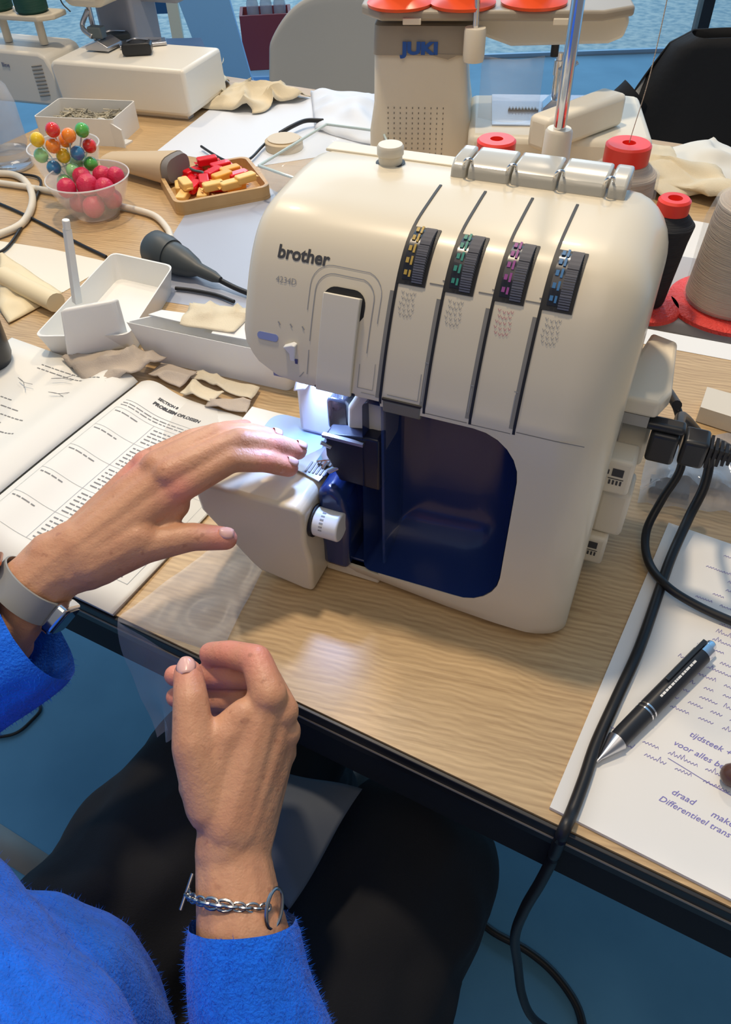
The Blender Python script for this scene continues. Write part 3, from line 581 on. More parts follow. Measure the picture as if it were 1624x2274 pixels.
# ------------------------------------------------------------ open white box of scraps
q = [P(85, 345), P(270, 322), P(255, 262), P(90, 262)]
def lbox(name, o0, yaw, w_, d_, h_, th, m_, label, cat, skip=()):
    t = thing(name, label, cat, o0, yaw)
    bm = new(); prism(bm, rrect(0, w_, 0, d_, .006), 0, th, 'z'); obj('floor_panel', bm, m_, t)
    bm = new()
    out = rrect(0, w_, 0, d_, .006); inn = rrect(th, w_-th, th, d_-th, .005)
    loft(bm, [[(x, y, th) for x, y in out], [(x, y, h_) for x, y in out], [(x, y, h_) for x, y in inn], [(x, y, th) for x, y in inn]], cap=False); obj('wall', bm, m_, t, smooth=30)
    return t
sb = lbox('scrap_box', P(92, 318), -12, .15, .10, .045, .002, WHITEP, 'open white box full of thread ends and fabric scraps left of the sewing machines', 'box')
R12 = Matrix.Rotation(math.radians(-12), 3, 'Z')
bm = new()
for i in range(260):
    a = [Vector((random.uniform(.01, .14), random.uniform(.01, .09), random.uniform(.006, .036))) for _ in range(3)]
    tube(bm, a, random.uniform(.0006, .0014), 4, 3)
c_ = P(92, 318); o = obj('thread_snippets', bm, mat('snippet_grey', (.20, .19, .16), .8, col2=(.6, .55, .42), vscale=80), loc=c_); o.rotation_euler = (0, 0, math.radians(-12)); tag(o, 'tangle of dark and beige thread ends inside the white scrap box', 'thread scraps', kind='stuff')
t = thing('plastic_bracket', 'short white plastic angle piece standing behind the candy bowl', 'bracket', P(232, 322), -25)
bm = new(); prism(bm, [(0, 0), (.045, 0), (.045, .03), (.012, .045), (0, .045)], 0, .003); obj('plate', bm, WHITEP, t); bm = new(); box(bm, .0, .04, .0031, .03, 0, .003); obj('foot', bm, WHITEP, t)
# ------------------------------------------------------------ candy bowls and tray
def bowl(name, c, r0, r1, h, label, z=0):
    t = thing(name, label, 'bowl', c); bm = new()
    lathe(bm, [(.0, .0), (r0, 0), (r0+(r1-r0)*.45, h*.35), (r0+(r1-r0)*.8, h*.72), (r1, h), (r1+.001, h+.001), (r1-.0012, h), (r0+(r1-r0)*.8-.002, h*.72), (r0+(r1-r0)*.45-.002, h*.36), (r0-.002, .003), (0, .003)], 48, cap=False); obj('glass', bm, mat('bowl_glass', (.92, .93, .95), .05, alpha=.22, spec=1.0), t)
    bm = new(); n = 48; tube(bm, [(r1*math.cos(2*PI*i/n), r1*math.sin(2*PI*i/n), h+.001) for i in range(n+1)], .0011, 6, sm=False); obj('rim', bm, mat('rim_glass', (.92, .93, .95), .05, alpha=.6, spec=1.0), t); return t
cb = P(218, 478); bowl('glass_bowl', cb, .032, .060, .058, 'small clear glass bowl of dark pink candies in front')
lb = P(170, 425); bowl('glass_bowl', lb, .030, .054, .070, 'clear glass bowl of coloured lollipops behind the pink candies')
def relax(ps, dmin, c, rmax, it=60, flat=False):
    ps = [p.copy() for p in ps]
    for _ in range(it):
        for i in range(len(ps)):
            for j in range(i):
                d = ps[i]-ps[j]
                if flat: d.z = 0
                l = d.length
                if 1e-6 < l < dmin: d *= (dmin-l)/l*.5; ps[i] += d; ps[j] -= d
            q_ = ps[i]-c; q_.z = 0
            if q_.length > rmax: ps[i] -= q_.normalized()*(q_.length-rmax)
    return ps
PINK = mat('pink_candy', (.62, .03, .09), .35, sss=.1, bump=.6, bscale=260); k = 0
PW = iter(('lowest, against the near glass', 'low at the right', 'low at the left', 'low at the back', 'on top in the middle', 'on top at the right', 'on top at the left', 'on top at the right back', 'on top at the left back', 'small, rightmost under the rim'))
PKL = ((.0, -.012, .020, .016), (.022, .010, .022, .015), (-.022, .004, .021, .015), (.0, .022, .022, .015), (-.004, -.002, .045, .016), (.028, -.004, .046, .014), (-.030, -.006, .043, .014), (.020, .026, .048, .014), (-.016, .026, .047, .014), (.040, .016, .050, .0125))
PKP = relax([Vector(q[:3]) for q in PKL], .0300, Vector((0, 0, .03)), .040)
for (x, y, z), r in zip(PKP, [q[3] for q in PKL]):
    bm = new(); sphere(bm, (0, 0, 0), r, 18, 14); 
    for v in bm.verts: v.co *= 1+.06*noise.noise(v.co*130+Vector((k, 0, 0)))
    k += 1; o = obj('pink_candy', bm, PINK, loc=cb+Vector((x, y, z))); tag(o, 'round dark pink sugared candy in the front glass bowl, '+next(PW), 'candy', 'pink candies in the front bowl')
cols = {'red': (.75, .04, .03), 'yellow': (.85, .60, .03), 'green': (.10, .45, .08), 'orange': (.90, .27, .03), 'pale green': (.35, .75, .35), 'blue': (.05, .22, .45)}
lol = [('red', 133, 322, .095, 'topmost'), ('yellow', 108, 340, .09, 'leftmost'), ('green', 152, 336, .09, 'top'), ('green', 182, 334, .092, 'right'), ('orange', 138, 352, .085, 'left'), ('orange', 166, 352, .085, 'middle'), ('pale green', 122, 368, .075, 'left'), ('orange', 183, 368, .08, 'right'), ('pale green', 160, 388, .065, 'large'), ('pale green', 142, 392, .06, 'low'), ('blue', 104, 380, .07, 'left'), ('yellow', 203, 392, .068, 'low right'), ('blue', 215, 362, .078, 'right'), ('red', 222, 350, .08, 'right'), ('pale green', 182, 392, .06, 'small')]
LP_ = relax([P(u, v, z) for _, u, v, z, _w in lol], .0225, lb, .060)
for (c_, u, v, z, wh), p in zip(lol, LP_):
    t = thing('lollipop', '%s lollipop ball, %s one of its colour in the rear glass bowl' % (c_, wh), 'lollipop', p, 0, 'lollipops in the rear bowl')
    bm = new(); sphere(bm, (0, 0, 0), .0105, 16, 12); obj('candy_ball', bm, mat('candy_'+c_.replace(' ', '_'), cols[c_], .12, coat=.6), t)
    e_ = (lb+Vector((0, 0, .008)))-p; bm = new(); tube(bm, [e_.normalized()*.0093, e_*.95], .0013, 6, sm=False); obj('stick', bm, WHITEP, t)
# bamboo tray
tq = P(296, 432); tr = thing('bamboo_tray', 'shallow bamboo tray holding red and orange wrapped sweets', 'tray', P(395, 482), 21)
TW, TD = .150, .135
M_T = Matrix.Rotation(0, 4, 'Z')
bm = new(); prism(bm, rrect(0, TW, 0, TD, .014), 0, .004, 'z'); obj('tray_base', bm, BAMBOO, tr)
bm = new(); o_, i_ = rrect(0, TW, 0, TD, .016), rrect(.006, TW-.006, .006, TD-.006, .011)
loft(bm, [[(x, y, .0041) for x, y in o_], [(x, y, .020) for x, y in o_], [(x, y, .020) for x, y in i_], [(x, y, .0041) for x, y in i_]], cap=False); obj('tray_rim', bm, BAMBOO, tr, smooth=30)
TR = Matrix.Rotation(math.radians(21), 3, 'Z')
RW = mat('red_wrapper', (.80, .01, .02), .25, coat=.4); OW = mat('orange_wrapper', (.92, .42, .06), .35); YW = mat('apricot_wrapper', (.92, .60, .20), .4)
SW0_ = [(.070, .100, 20, 'r'), (.095, .105, 10, 'r'), (.060, .080, 40, 'r'), (.088, .082, 35, 'r'), (.045, .095, 60, 'r'), (.110, .060, 15, 'r'), (.075, .060, -20, 'r'), (.100, .078, 12, 'o'), (.105, .050, 8, 'o'), (.072, .035, 5, 'y'), (.050, .040, 70, 'y'), (.030, .060, 95, 'y'), (.035, .085, 80, 'y'), (.090, .030, 10, 'y'), (.020, .045, 60, 'y'), (.060, .055, 80, 'r'), (.118, .085, 70, 'r'), (.085, .120, 0, 'r'), (.055, .112, 25, 'r'), (.115, .032, 15, 'y'), (.045, .070, 50, 'r'), (.088, .050, 20, 'o')]
sw = []
for par in (0, 1):
    sub = [(k, q) for k, q in enumerate(SW0_) if k % 2 == par]; ps_ = relax([Vector((q[0], q[1], 0)) for _, q in sub], .026, Vector((.075, .068, 0)), .062, flat=True)
    sw += [(k, (p.x, p.y, q[2], q[3])) for (k, q), p in zip(sub, ps_)]
sw = [q for _, q in sorted(sw, key=lambda t: t[0])]
SWP = iter(('at the far back of the pile', 'at the right back of the pile', 'lying across the pile middle', 'right of the pile middle', 'at the left back corner', 'near the right rim', 'in front of the pile middle', 'upper one', 'lower one, nearer the rim', 'second from the front', 'turned endways at the front left', 'middle one of the left row', 'topmost of the left row', 'nearest the front rim', 'leftmost of all', 'half buried at the front left', 'by the right rim', 'against the far rim', 'in the far left corner', 'in the front right corner', 'in the middle of the left side', 'in the centre of the tray'))
for k, (x, y, a, c_) in enumerate(sw):
    z = .0045+(.0125 if k % 2 else 0)+(.0 if k < 16 else .004)
    t = thing('wrapped_sweet', {'r': 'glossy red wrapped sweet in the bamboo tray', 'o': 'bright orange wrapped sweet lying over the red ones', 'y': 'pale apricot wrapped sweet in the bamboo tray'}[c_]+', '+next(SWP), 'sweet', P(395, 482)+TR @ Vector((x, y, z)), a+21, {'r': 'red sweets in the tray', 'o': 'orange sweets in the tray', 'y': 'apricot sweets in the tray'}[c_])
    bm = new(); prism(bm, rrect(-.0165, .0165, -.0080, .0080, .004), 0, .0115, 'z'); obj('wrapper', bm, {'r': RW, 'o': OW, 'y': YW}[c_], t, bevel=.002)
    bm = new(); prism(bm, [(.0166, -.002), (.0205, -.006), (.0205, .006), (.0166, .002)], .004, .005, 'z'); prism(bm, [(-.0166, -.002), (-.0166, .002), (-.0205, .006), (-.0205, -.006)], .004, .005, 'z'); obj('twist', bm, {'r': RW, 'o': OW, 'y': YW}[c_], t)
# zip pouch
t = thing('zip_pouch', 'small beige felt pouch with dark grey end leaning on the bamboo tray', 'pouch', P(300, 380), 0)
pw = [P(235, 348, .0)-P(300, 380), P(372, 352, .0)-P(300, 380)]
ax0, ax1 = P(240, 352, .018)-P(300, 380), P(385, 372, .026)-P(300, 380)
bm = new(); d = (ax1-ax0).normalized(); s_ = d.cross(Vector((0, 0, 1))).normalized(); rr = []
for i in range(13):
    f = i/12; c_ = ax0.lerp(ax1, f); hw, hh = .020+.012*f, .008+.014*f
    rr.append([c_+s_*hw*math.copysign(abs(math.cos(a))**.6, math.cos(a))+Vector((0, 0, 1))*hh*math.copysign(abs(math.sin(a))**.8, math.sin(a)) for a in [2*PI*k/20 for k in range(20)]])
loft(bm, rr); obj('pouch_body', bm, FELT, t, smooth=60)
bm = new(); e1 = ax1+d*.001; loft(bm, [[e1+d*x+s_*.031*sc*math.copysign(abs(math.cos(a))**.6, math.cos(a))+Vector((0, 0, 1))*.021*sc*math.copysign(abs(math.sin(a))**.8, math.sin(a)) for a in [2*PI*k/20 for k in range(20)]] for x, sc in ((0, 1), (.010, .9))]); obj('grey_end', bm, mat('pouch_grey', (.22, .21, .21), .8), t)
def cable(name, pts, r, m_, label, cat='cable', seg=8, n=8):
    c_ = pts[0]; bm = new(); tube(bm, [p-c_ for p in pts], r, seg, n); return tag(obj(name, bm, m_, loc=c_, smooth=80), label, cat)
cable('cord', [P(u, v, z) for u, v, z in ((392, 352, .02), (408, 366, .012), (430, 378, .022), (452, 384, .024), (462, 402, .022))], .0022, mat('cord_teal', (.08, .13, .13), .5), 'short grey-green cord with a loop hanging over the bamboo tray', 'cord')
# thin glasses-like black wire on the cloth
cable('black_wire', [P(u, v, .008) for u, v in ((447, 325), (470, 340), (500, 356), (530, 360), (556, 352), (580, 328), (596, 312))], .0022, BLACK, 'thin curved black wire lying between the pouch and the round tin', 'wire')
cable('black_wire', [P(u, v, z) for u, v, z in ((622, 296, .01), (650, 280, .014), (680, 268, .014), (718, 268, .01))], .004, BLACK, 'thick black wire arching over the tin behind the plastic tub', 'wire')
t = thing('round_tin', 'small round beige tin behind the clear plastic tub', 'tin', P(632, 330)); bm = new(); lathe(bm, [(.032, 0), (.033, .002), (.033, .014), (.030, .016)], 32); obj('body', bm, mat('tin_beige', (.62, .50, .33), .4), t); bm = new(); lathe(bm, [(.028, .0161), (.028, .018)], 28); obj('lid', bm, mat('tin_beige', (.62, .50, .33), .4), t)
# ------------------------------------------------------------ papers and cloths across the table
sheet('white_paper', [P(350, 335), P(560, 372), P(830, 330), P(835, 232), P(690, 215), P(470, 240)], BLUEPAPER, 'wide white paper sheet spread behind the tray and round tin', 'paper', th=.0005)
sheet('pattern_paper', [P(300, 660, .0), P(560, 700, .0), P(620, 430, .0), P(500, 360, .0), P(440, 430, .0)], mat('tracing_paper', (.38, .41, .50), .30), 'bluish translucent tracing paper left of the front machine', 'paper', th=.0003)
rag('folded_paper', [P(700, 290, .001), P(840, 330, .001), P(840, 215, .001), P(690, 205, .001)], BLUEPAPER, 'curved bluish white paper bulging behind the plastic tub', 'paper', amp=.004, h=.035, seed=4, freq=9)
rag('calico_cloth', [P(440, 240, .001), P(560, 255, .001), P(690, 218, .001), P(560, 190, .001)], CLOTH, 'crumpled cream calico piece behind the wide white paper', 'cloth', amp=.018, h=.030, seed=2, freq=12, edge=.03)
rag('calico_cloth', [P(430, 230, .001), P(500, 225, .001), P(500, 150, .001), P(425, 170, .001)], mat('yellowish_cloth', (.75, .73, .60), .85), 'pale yellow cloth piece right of the white free-arm box', 'cloth', amp=.02, h=.03, seed=8, freq=14, edge=.02)
rag('calico_cloth', [P(1290, 420, .001), P(1500, 445, .001), P(1700, 470, .001), P(1440, 325, .001)], CLOTH, 'rumpled cream calico length behind the thread cones on the right', 'cloth', amp=.014, h=.035, seed=3, freq=10, edge=.03)
rag('calico_cloth', [P(1440, 360, .001), P(1640, 450, .001), P(1720, 380, .001), P(1560, 320, .001)], mat('grey_calico', (.68, .68, .64), .85), 'greyish white cloth under the dark jacket at the right edge', 'cloth', amp=.010, h=.035, seed=6, freq=9, edge=.02)
rag('calico_cloth', [P(1010, 320, .001), P(1200, 350, .001), P(1390, 330, .001), P(1120, 285, .001)], mat('white_cloth', (.78, .76, .70), .8), 'white cloth heaped on the bed of the far overlock machine', 'cloth', amp=.02, h=.03, seed=12, freq=14) if False else None
for k, (q, lab) in enumerate((([P(1380, 560), P(1624, 640), P(1700, 520), P(1430, 470)], 'white paper sheet behind the large beige cone'), ([P(1300, 740), P(1700, 815), P(1700, 735), P(1330, 660)], 'white paper strip under the spool stand at the right'))):
    sheet('white_paper', q, PAPER, lab, 'paper', th=.0006)
rag('folded_pattern', [P(0, 690, .001), P(20, 720, .001), P(140, 655, .001), P(0, 560, .001)], mat('buff_paper', (.80, .68, .45), .6), 'buff folded pattern paper with a rolled edge at the left', 'paper', amp=.002, h=.012, seed=1, n=16)
sheet('white_paper', [P(-40, 640), P(140, 650), P(250, 585), P(120, 555), P(-40, 530)], mat('soft_white_paper', (.80, .76, .66), .6), 'cream paper sheet under the rolled pattern edge', 'paper', th=.0008)
cr_ = [P(8, 612, .012), P(60, 640, .014), P(124, 672, .014)]; bm = new(); tube(bm, [p-cr_[0] for p in cr_], .013, 16, 6, flat=.9); tag(obj('rolled_paper', bm, mat('buff_paper', (.80, .68, .45), .6), loc=cr_[0]), 'rolled tube of buff paper lying left of the white tray', 'paper roll')
# table cables on the left
WC = mat('white_cable', (.75, .70, .60), .45)
cable('white_cable', [P(u, v, .006) for u, v in ((-30, 385), (30, 388), (62, 410), (72, 450), (50, 495), (0, 520), (-30, 524))], .0055, WC, 'thick white cable looping at the left edge', seg=10)
cable('white_cable', [P(u, v, .006) for u, v in ((-30, 402), (60, 415), (140, 430), (230, 450), (300, 465), (345, 480), (372, 508), (380, 530))], .0048, WC, 'white cable passing behind the bowl down to the black plug', seg=10)
cable('thin_black_cable', [P(u, v, .004) for u, v in ((-30, 370), (40, 385), (90, 400), (70, 460), (20, 545), (-30, 570))], .0022, BLACK, 'thin black cable crossing the white loop at the left edge')
cable('thin_black_cable', [P(u, v, .003) for u, v in ((-30, 440), (40, 470), (110, 505), (170, 538), (236, 570))], .0022, BLACK, 'thin black cable running to the white compartment tray')
# black plug coupling
pl = P(350, 555, .024); pe = P(470, 612, .014); d = (pe-pl).normalized()
t = thing('cable_coupling', 'chunky black rubber plug and socket coupling beside the white tray', 'plug', Vector((pl.x, pl.y, T)), 0)
o3 = Vector((pl.x, pl.y, T)); q = d.to_track_quat('Z', 'Y').to_matrix().to_4x4(); q.translation = pl-o3
bm = new(); lathe(bm, [(.020, -.012), (.0245, -.006), (.0245, .016), (.0225, .026)], 28, q); obj('socket', bm, DKGREY, t)
bm = new(); lathe(bm, [(.0205, .0261), (.019, .045), (.013, .066), (.009, .074), (.0075, .10), (.004, .112)], 24, q); obj('plug', bm, DKGREY, t)
bm = new(); lathe(bm, [(.012, -.020), (.014, -.0125)], 24, q); obj('white_collar', bm, WHITEP, t)
cable('thin_black_cable', [P(475, 615, .012), P(520, 638, .008), P(560, 655, .006), P(610, 680, .006)], .0035, BLACK, 'black mains cable going from the coupling behind the front machine')
cable('thin_black_cable', [P(390, 640, .004), P(430, 645, .004), P(480, 655, .004), P(520, 670, .004)], .0025, BLACK, 'thin black cable below the coupling beside the tray')
# ------------------------------------------------------------ white compartment trays
WT = mat('tray_white', (.80, .79, .75), .35)
def outline_tray(name, pts, h, label, rad=.012, th=.0018, draft=.10):
    c_ = sum(pts, Vector())/len(pts); c_.z = T+.0004; pl_ = [p-c_ for p in pts]
    def rnd(scale, r):
        out = []; n = len(pl_)
        for i in range(n):
            p, a, b = pl_[i]*scale, pl_[i-1]*scale, pl_[(i+1) % n]*scale
            u = (a-p).normalized(); v = (b-p).normalized()
            for k in range(5): f = k/4; out.append((p+u*r*(1-f)**2+v*r*f**2))
        return out
    t = thing(name, label, 'tray', c_); s0 = 1-draft
    def ring(sc, z, r): return [Vector((p.x, p.y, z)) for p in rnd(sc, r)]
    bm = new(); i1 = .97
    loft(bm, [ring(s0, 0, rad), ring(1, h, rad), ring(i1, h, rad), ring(s0*i1, .002, rad)], cap=False)
    R1 = ring(s0, 0, rad); vs = [bm.verts.new(p) for p in R1]; bm.faces.new(vs); R2 = ring(s0*i1, .002, rad); vs = [bm.verts.new(p) for p in R2]; bm.faces.new(vs)
    obj('tray_shell', bm, WT, t, smooth=40); return t, c_
HT = .032
tA, cA = outline_tray('accessory_tray', [P(74, 748, HT), P(285, 745, HT), P(386, 590, HT), P(250, 560, HT)], HT, 'white accessory tray with tall peg and open compartments, left of the front machine')
# block and peg
def lp(c, *a): return P(*a)-c
bm = new(); a_, b_, c2_, d_2 = P(132, 690, .072), P(252, 668, .072), P(285, 762, .012), P(148, 785, .012)
dep = N_*.030
bk = [a_, b_, P(282, 775, .010), P(148, 798, .010)]
V0 = [bm.verts.new(p-cA) for p in bk]; V1 = [bm.verts.new(p-cA+Vector((.004, .009, -.001))) for p in bk]
bm.faces.new(V0); bm.faces.new(V1[::-1])
for i in range(4): bm.faces.new((V0[i], V1[i], V1[(i+1) % 4], V0[(i+1) % 4]))
obj('compartment_block', bm, WT, tA, bevel=.003)
pb, pt_ = P(172, 672, .05), P(146, 490, .115)
pt_ = Vector((pb.x-.004, pb.y+.003, T+.118)); pt_ = PV(146, 488, pb.x, pb.y)
bm = new(); dd = (pt_-pb); tube(bm, [pb-cA, pb-cA+dd*.9], .0062, 4, sm=False, r2=.0052); tube(bm, [pb-cA+dd*.9, pb-cA+dd], .0042, 10, sm=False); obj('peg', bm, WT, tA, bevel=.0008)
tB, cB = outline_tray('trim_catcher', [P(275, 715, .048), P(655, 795, .048), P(720, 745, .048), P(345, 700, .048)], .048, 'long white trimming tray reaching under the head of the front machine', rad=.006, draft=.14)
for k, (q, m_, lab) in enumerate(((
  [P(330, 700, .050), P(480, 735, .050), P(520, 712, .050), P(360, 690, .050)], WT, 'narrow white plastic strip across the long trimming tray'),
  ([P(470, 742, .050), P(560, 758, .050), P(570, 700, .050), P(500, 690, .050)], PAPER, 'small white note card in the long trimming tray'))):
    sheet('plastic_strip' if k == 0 else 'note_card', q, m_, lab, 'strip' if k == 0 else 'card', th=.0012)
rag('fabric_scrap', [P(400, 725, .051), P(520, 742, .051), P(570, 690, .051), P(430, 675, .051)], CLOTH, 'cream fabric scrap lying on the long trimming tray', 'fabric scrap', amp=.006, h=.004, seed=21, freq=30, n=14)
# scraps between tray and booklet
for k, (q, m_, lab) in enumerate((
  ([P(138, 800, .006), P(212, 872, .006), P(372, 800, .014), P(300, 778, .018)], TAUPE, 'large taupe fabric scrap in front of the white accessory tray'),
  ([P(330, 835, .004), P(400, 865, .004), P(440, 835, .004), P(360, 812, .004)], TAUPE, 'small taupe fabric scrap at the top of the booklet'),
  ([P(410, 835, .003), P(560, 895, .003), P(578, 865, .003), P(440, 828, .003)], CLOTH, 'flat cream fabric strip beside the long tray foot'),
  ([P(400, 875, .004), P(470, 900, .004), P(500, 880, .004), P(430, 850, .004)], CLOTH, 'folded cream fabric snippet beside the booklet title'),
  ([P(455, 905, .003), P(550, 925, .003), P(560, 895, .003), P(480, 885, .003)], TAUPE, 'taupe fabric snippet right of the booklet title'))):
    rag('fabric_scrap', q, m_, lab, 'fabric scrap', amp=.005 if k else .007, h=.004 if k else .010, seed=30+k, freq=26, n=18)
# ------------------------------------------------------------ instruction booklet
PAGE = mat('page_white', (.80, .78, .72), .65); bo = P(250, 1365, .004)
bk = thing('instruction_booklet', 'open instruction booklet with printed tables under the outstretched hand', 'booklet', Vector((bo.x, bo.y, T)), math.degrees(math.atan2(X_.y, X_.x)))
PWd, PHt = .192, .262          # right page spans x -PWd..0, y 0..PHt in the booklet's frame
def page(x, y, side=1):
    "height of the page surface"
    f = abs(x+PWd)/PWd; return .004+.010*math.exp(-((f-.14)/.12)**2)*(1 if f > 0 else 0)-.002*math.exp(-(f/.04)**2)+.0015*math.sin(y*14+f*3)
bm = new(); grid(bm, lambda s, t: Vector((-PWd+PWd*s, PHt*t, page(-PWd+PWd*s, PHt*t))), 40, 10); rp = obj('right_page', bm, PAGE, bk, solid=.0004)
bm = new(); grid(bm, lambda s, t: Vector((-PWd-PWd*s, PHt*t, page(-PWd-PWd*s, PHt*t)+.003)), 40, 10); lp_ = obj('left_page', bm, PAGE, bk, solid=.0004)
for x0, x1 in ((-PWd+.003, -.001), (-2*PWd, -PWd-.003)):
    bm = new(); box(bm, x0, x1, .001, PHt-.001, .0002, .0030); obj('page_block', bm, mat('page_edges', (.70, .67, .60), .8, bump=.5, bscale=40, stretch=((1, 1, 60), 0)), bk)
def pstrip(bm, x0, x1, y0, y1, dz=.0006):
    k = max(1, int((x1-x0)/.006))
    for i in range(k):
        a, b = x0+(x1-x0)*i/k, x0+(x1-x0)*(i+1)/k; ex = .003 if x1 < -PWd else 0
        bm.faces.new([bm.verts.new((x, y, page(x, y)+dz+ex)) for x, y in ((a, y0), (b, y0), (b, y1), (a, y1))])
bm = new(); bg_ = new(); rnd = random.Random(5)
add_text(bm, 'SECTION 8', .0050, Matrix.Translation((-PWd+.045, PHt-.020, .0125)), bold=.0002); add_text(bm, 'PROBLEEM OPLOSSEN', .0060, Matrix.Translation((-PWd+.045, PHt-.0285, .0118)), bold=.0003)
for v in bm.verts: v.co.z = page(v.co.x, v.co.y)+.0006
obj('heading', bm, INK, rp); bm = new()
def words(b, x0, x1, y, h=.0013):
    x = x0
    while x < x1-.004:
        l = rnd.uniform(.003, .009); pstrip(b, x, min(x+l, x1), y, y+h); x += l+.0016
pstrip(bm, -PWd+.020, -.012, PHt-.040, PHt-.0396)
for yy in (PHt-.045, PHt-.049): words(bm, -PWd+.02, -.02, yy, .0011)
ys = [PHt-.054, PHt-.086, PHt-.122, PHt-.160, PHt-.196, PHt-.232]
for yy in ys: pstrip(bg_, -PWd+.018, -.010, yy, yy+.0004)
for xx in (-PWd+.018, -PWd+.066, -PWd+.118, -.0104):
    for k in range(20): y = ys[-1]+(ys[0]-ys[-1])*k/20; y2 = ys[-1]+(ys[0]-ys[-1])*(k+1)/20; bg_.faces.new([bg_.verts.new((x, yv, page(x, yv)+.0006)) for x, yv in ((xx, y), (xx+.0004, y), (xx+.0004, y2), (xx, y2))])
for a, b in zip(ys, ys[1:]):
    words(bm, -PWd+.022, -PWd+.052, a-.006)
    y = a-.006
    while y > b+.003: words(bm, -PWd+.070, -PWd+.070+rnd.uniform(.030, .045), y); y -= .0052
    y = a-.006
    while y > b+.003: words(bm, -PWd+.121, -PWd+.121+rnd.uniform(.040, .056), y); y -= .0052
obj('printed_text', bm, mat('print_grey', (.22, .22, .22), .7), rp); obj('table_rules', bg_, mat('rule_grey', (.45, .45, .44), .7), rp)
bm = new(); add_text(bm, '37', .007, Matrix.Translation((-.050, .010, .0052)), bold=.0001); obj('page_number', bm, INK, rp)
bm = new()
for k in range(13): words(bm, -2*PWd+.03, -PWd-.10+rnd.uniform(0, .06), PHt-.09-k*.0115)
obj('paragraph', bm, mat('print_grey', (.22, .22, .22), .7), lp_); bm = new()
words(bm, -PWd-.12, -PWd-.03, PHt-.025); words(bm, -PWd-.12, -PWd-.05, PHt-.032)
obj('printed_text', bm, mat('print_grey', (.22, .22, .22), .7), lp_)
bm = new()
for (x, y, a) in ((-.275, PHt-.045, .5), (-.235, PHt-.050, .4), (-.31, PHt-.06, -.3), (-.26, PHt-.065, .2)):
    for s in (-1, 1): tube(bm, [(x, y, .0115), (x+.012*math.cos(a), y+.012*math.sin(a), .0115), (x+.024*math.cos(a+s*.2), y+.024*math.sin(a+s*.2), .0115)], .0004, 4, 4)
obj('needle_drawing', bm, INKG, lp_)
# ------------------------------------------------------------ handwritten notes, pen
nb = P(1215, 1808); nx = (P(1624, 2005)-nb).normalized(); ny = (P(1490, 1150)-nb).normalized()
ny = Vector((-nx.y, nx.x, 0)) if False else ny
nt_ = thing('notepad', 'white notepad sheet with violet handwriting under the pen and black cord', 'notepad', nb, math.degrees(math.atan2(ny.y, ny.x))-90)
bm = new(); box(bm, 0, .26, .004, .300, 0, .0030); obj('sheet', bm, PAPER, nt_)
bm = new(); rnd = random.Random(11)
ZI = .0033
def scrib(x, y, L, h=.0022):
    pts = []; n = int(L/.0011); up_ = 0
    for i in range(n):
        hh = h*(.5+.5*rnd.random()) if i % 2 else 0
        if rnd.random() < .12: hh *= 2.1
        pts.append((x+i*.0011+(.0004 if i % 2 else 0), y+hh, ZI))
    if len(pts) > 2: tube(bm, pts, .00019, 3, 3)
for row in range(24):
    y = .282-row*.0092; x = .055+rnd.uniform(-.016, .01)-max(0, .02*(row-14)*.2)
    if .085 < y < .112 or .036 < y < .064: x = .135 if y > .07 else .20
    while x < .24:
        L = rnd.uniform(.008, .022); scrib(x, y+rnd.uniform(-.0006, .0006), L); x += L+rnd.uniform(.003, .006)
MI = Matrix.Translation((0, 0, ZI))
for s, x, y, sz in (('tijdsteek + dh', .066, .100, .0066), ('voor alles be', .058, .088, .0066), ('draad', .066, .052, .0066), ('maken', .092, .0495, .0066), ('Differentieel trans', .060, .0435, .0062)):
    add_text(bm, s, sz, Matrix.Translation((x, y, ZI)) @ Matrix.Rotation(-.06, 4, 'Z'), shear=.35)
tube(bm, [(.058, .076, ZI), (.10, .070, ZI), (.14, .071, ZI), (.19, .064, ZI)], .0002, 3, 6)
obj('handwriting', bm, PEN_INK, nt_)
p0, p1 = P(1325, 1692, .0075), P(1580, 1432, .0125); d = (p1-p0); Lp = d.length; q = d.to_track_quat('Z', 'Y').to_matrix().to_4x4()
pn = thing('ballpoint_pen', 'black metal ballpoint pen with silver tip and clip lying on the handwritten notes', 'pen', Vector((p0.x, p0.y, p0.z))); 
k = Lp
bm = new(); lathe(bm, [(.0005, 0), (.0011, .001), (.0014, .004), (.0073, k*.165)], 24, q); obj('tip', bm, mat('satin_silver', (.62, .62, .65), .28, 1.0), pn)
bm = new(); lathe(bm, [(.0064, k*.166), (.0068, k*.22), (.0071, k*.38), (.0071, k*.405), (.0072, k*.41), (.0072, k*.90)], 24, q); obj('barrel', bm, mat('pen_black', (.018, .020, .026), .35), pn)
bm = new()
for f in (.385, .412): lathe(bm, [(.0074, k*f), (.0074, k*(f+.010))], 24, q)
obj('silver_ring', bm, CHROME, pn)
bm = new(); lathe(bm, [(.0073, k*.901), (.0073, k*.955), (.0042, k*.957), (.0042, k*1.0), (.0032, k*1.01)], 24, q); obj('clicker', bm, CHROME, pn)
sd = d.cross(Vector((0, 0, 1))).normalized(); un = sd.cross(d).normalized()
if un.z < 0: un = -un
fr_ = Matrix((sd, d.normalized(), un)).transposed().to_4x4()
bm = new(); vs = box(bm, -.0016-.0035, .0016-.0035, k*.60, k*.955, .0078, .0090); box(bm, -.0016-.0035, .0016-.0035, k*.93, k*.955, .0040, .0078); bmesh.ops.transform(bm, matrix=fr_, verts=bm.verts); obj('clip', bm, BLACKP, pn, bevel=.0004)
bm = new(); rnd = random.Random(3)
y = k*.50
while y < k*.80: l = rnd.uniform(.002, .005); box(bm, .0006, .0022, y, y+l*.8, .0068, .0073); y += l
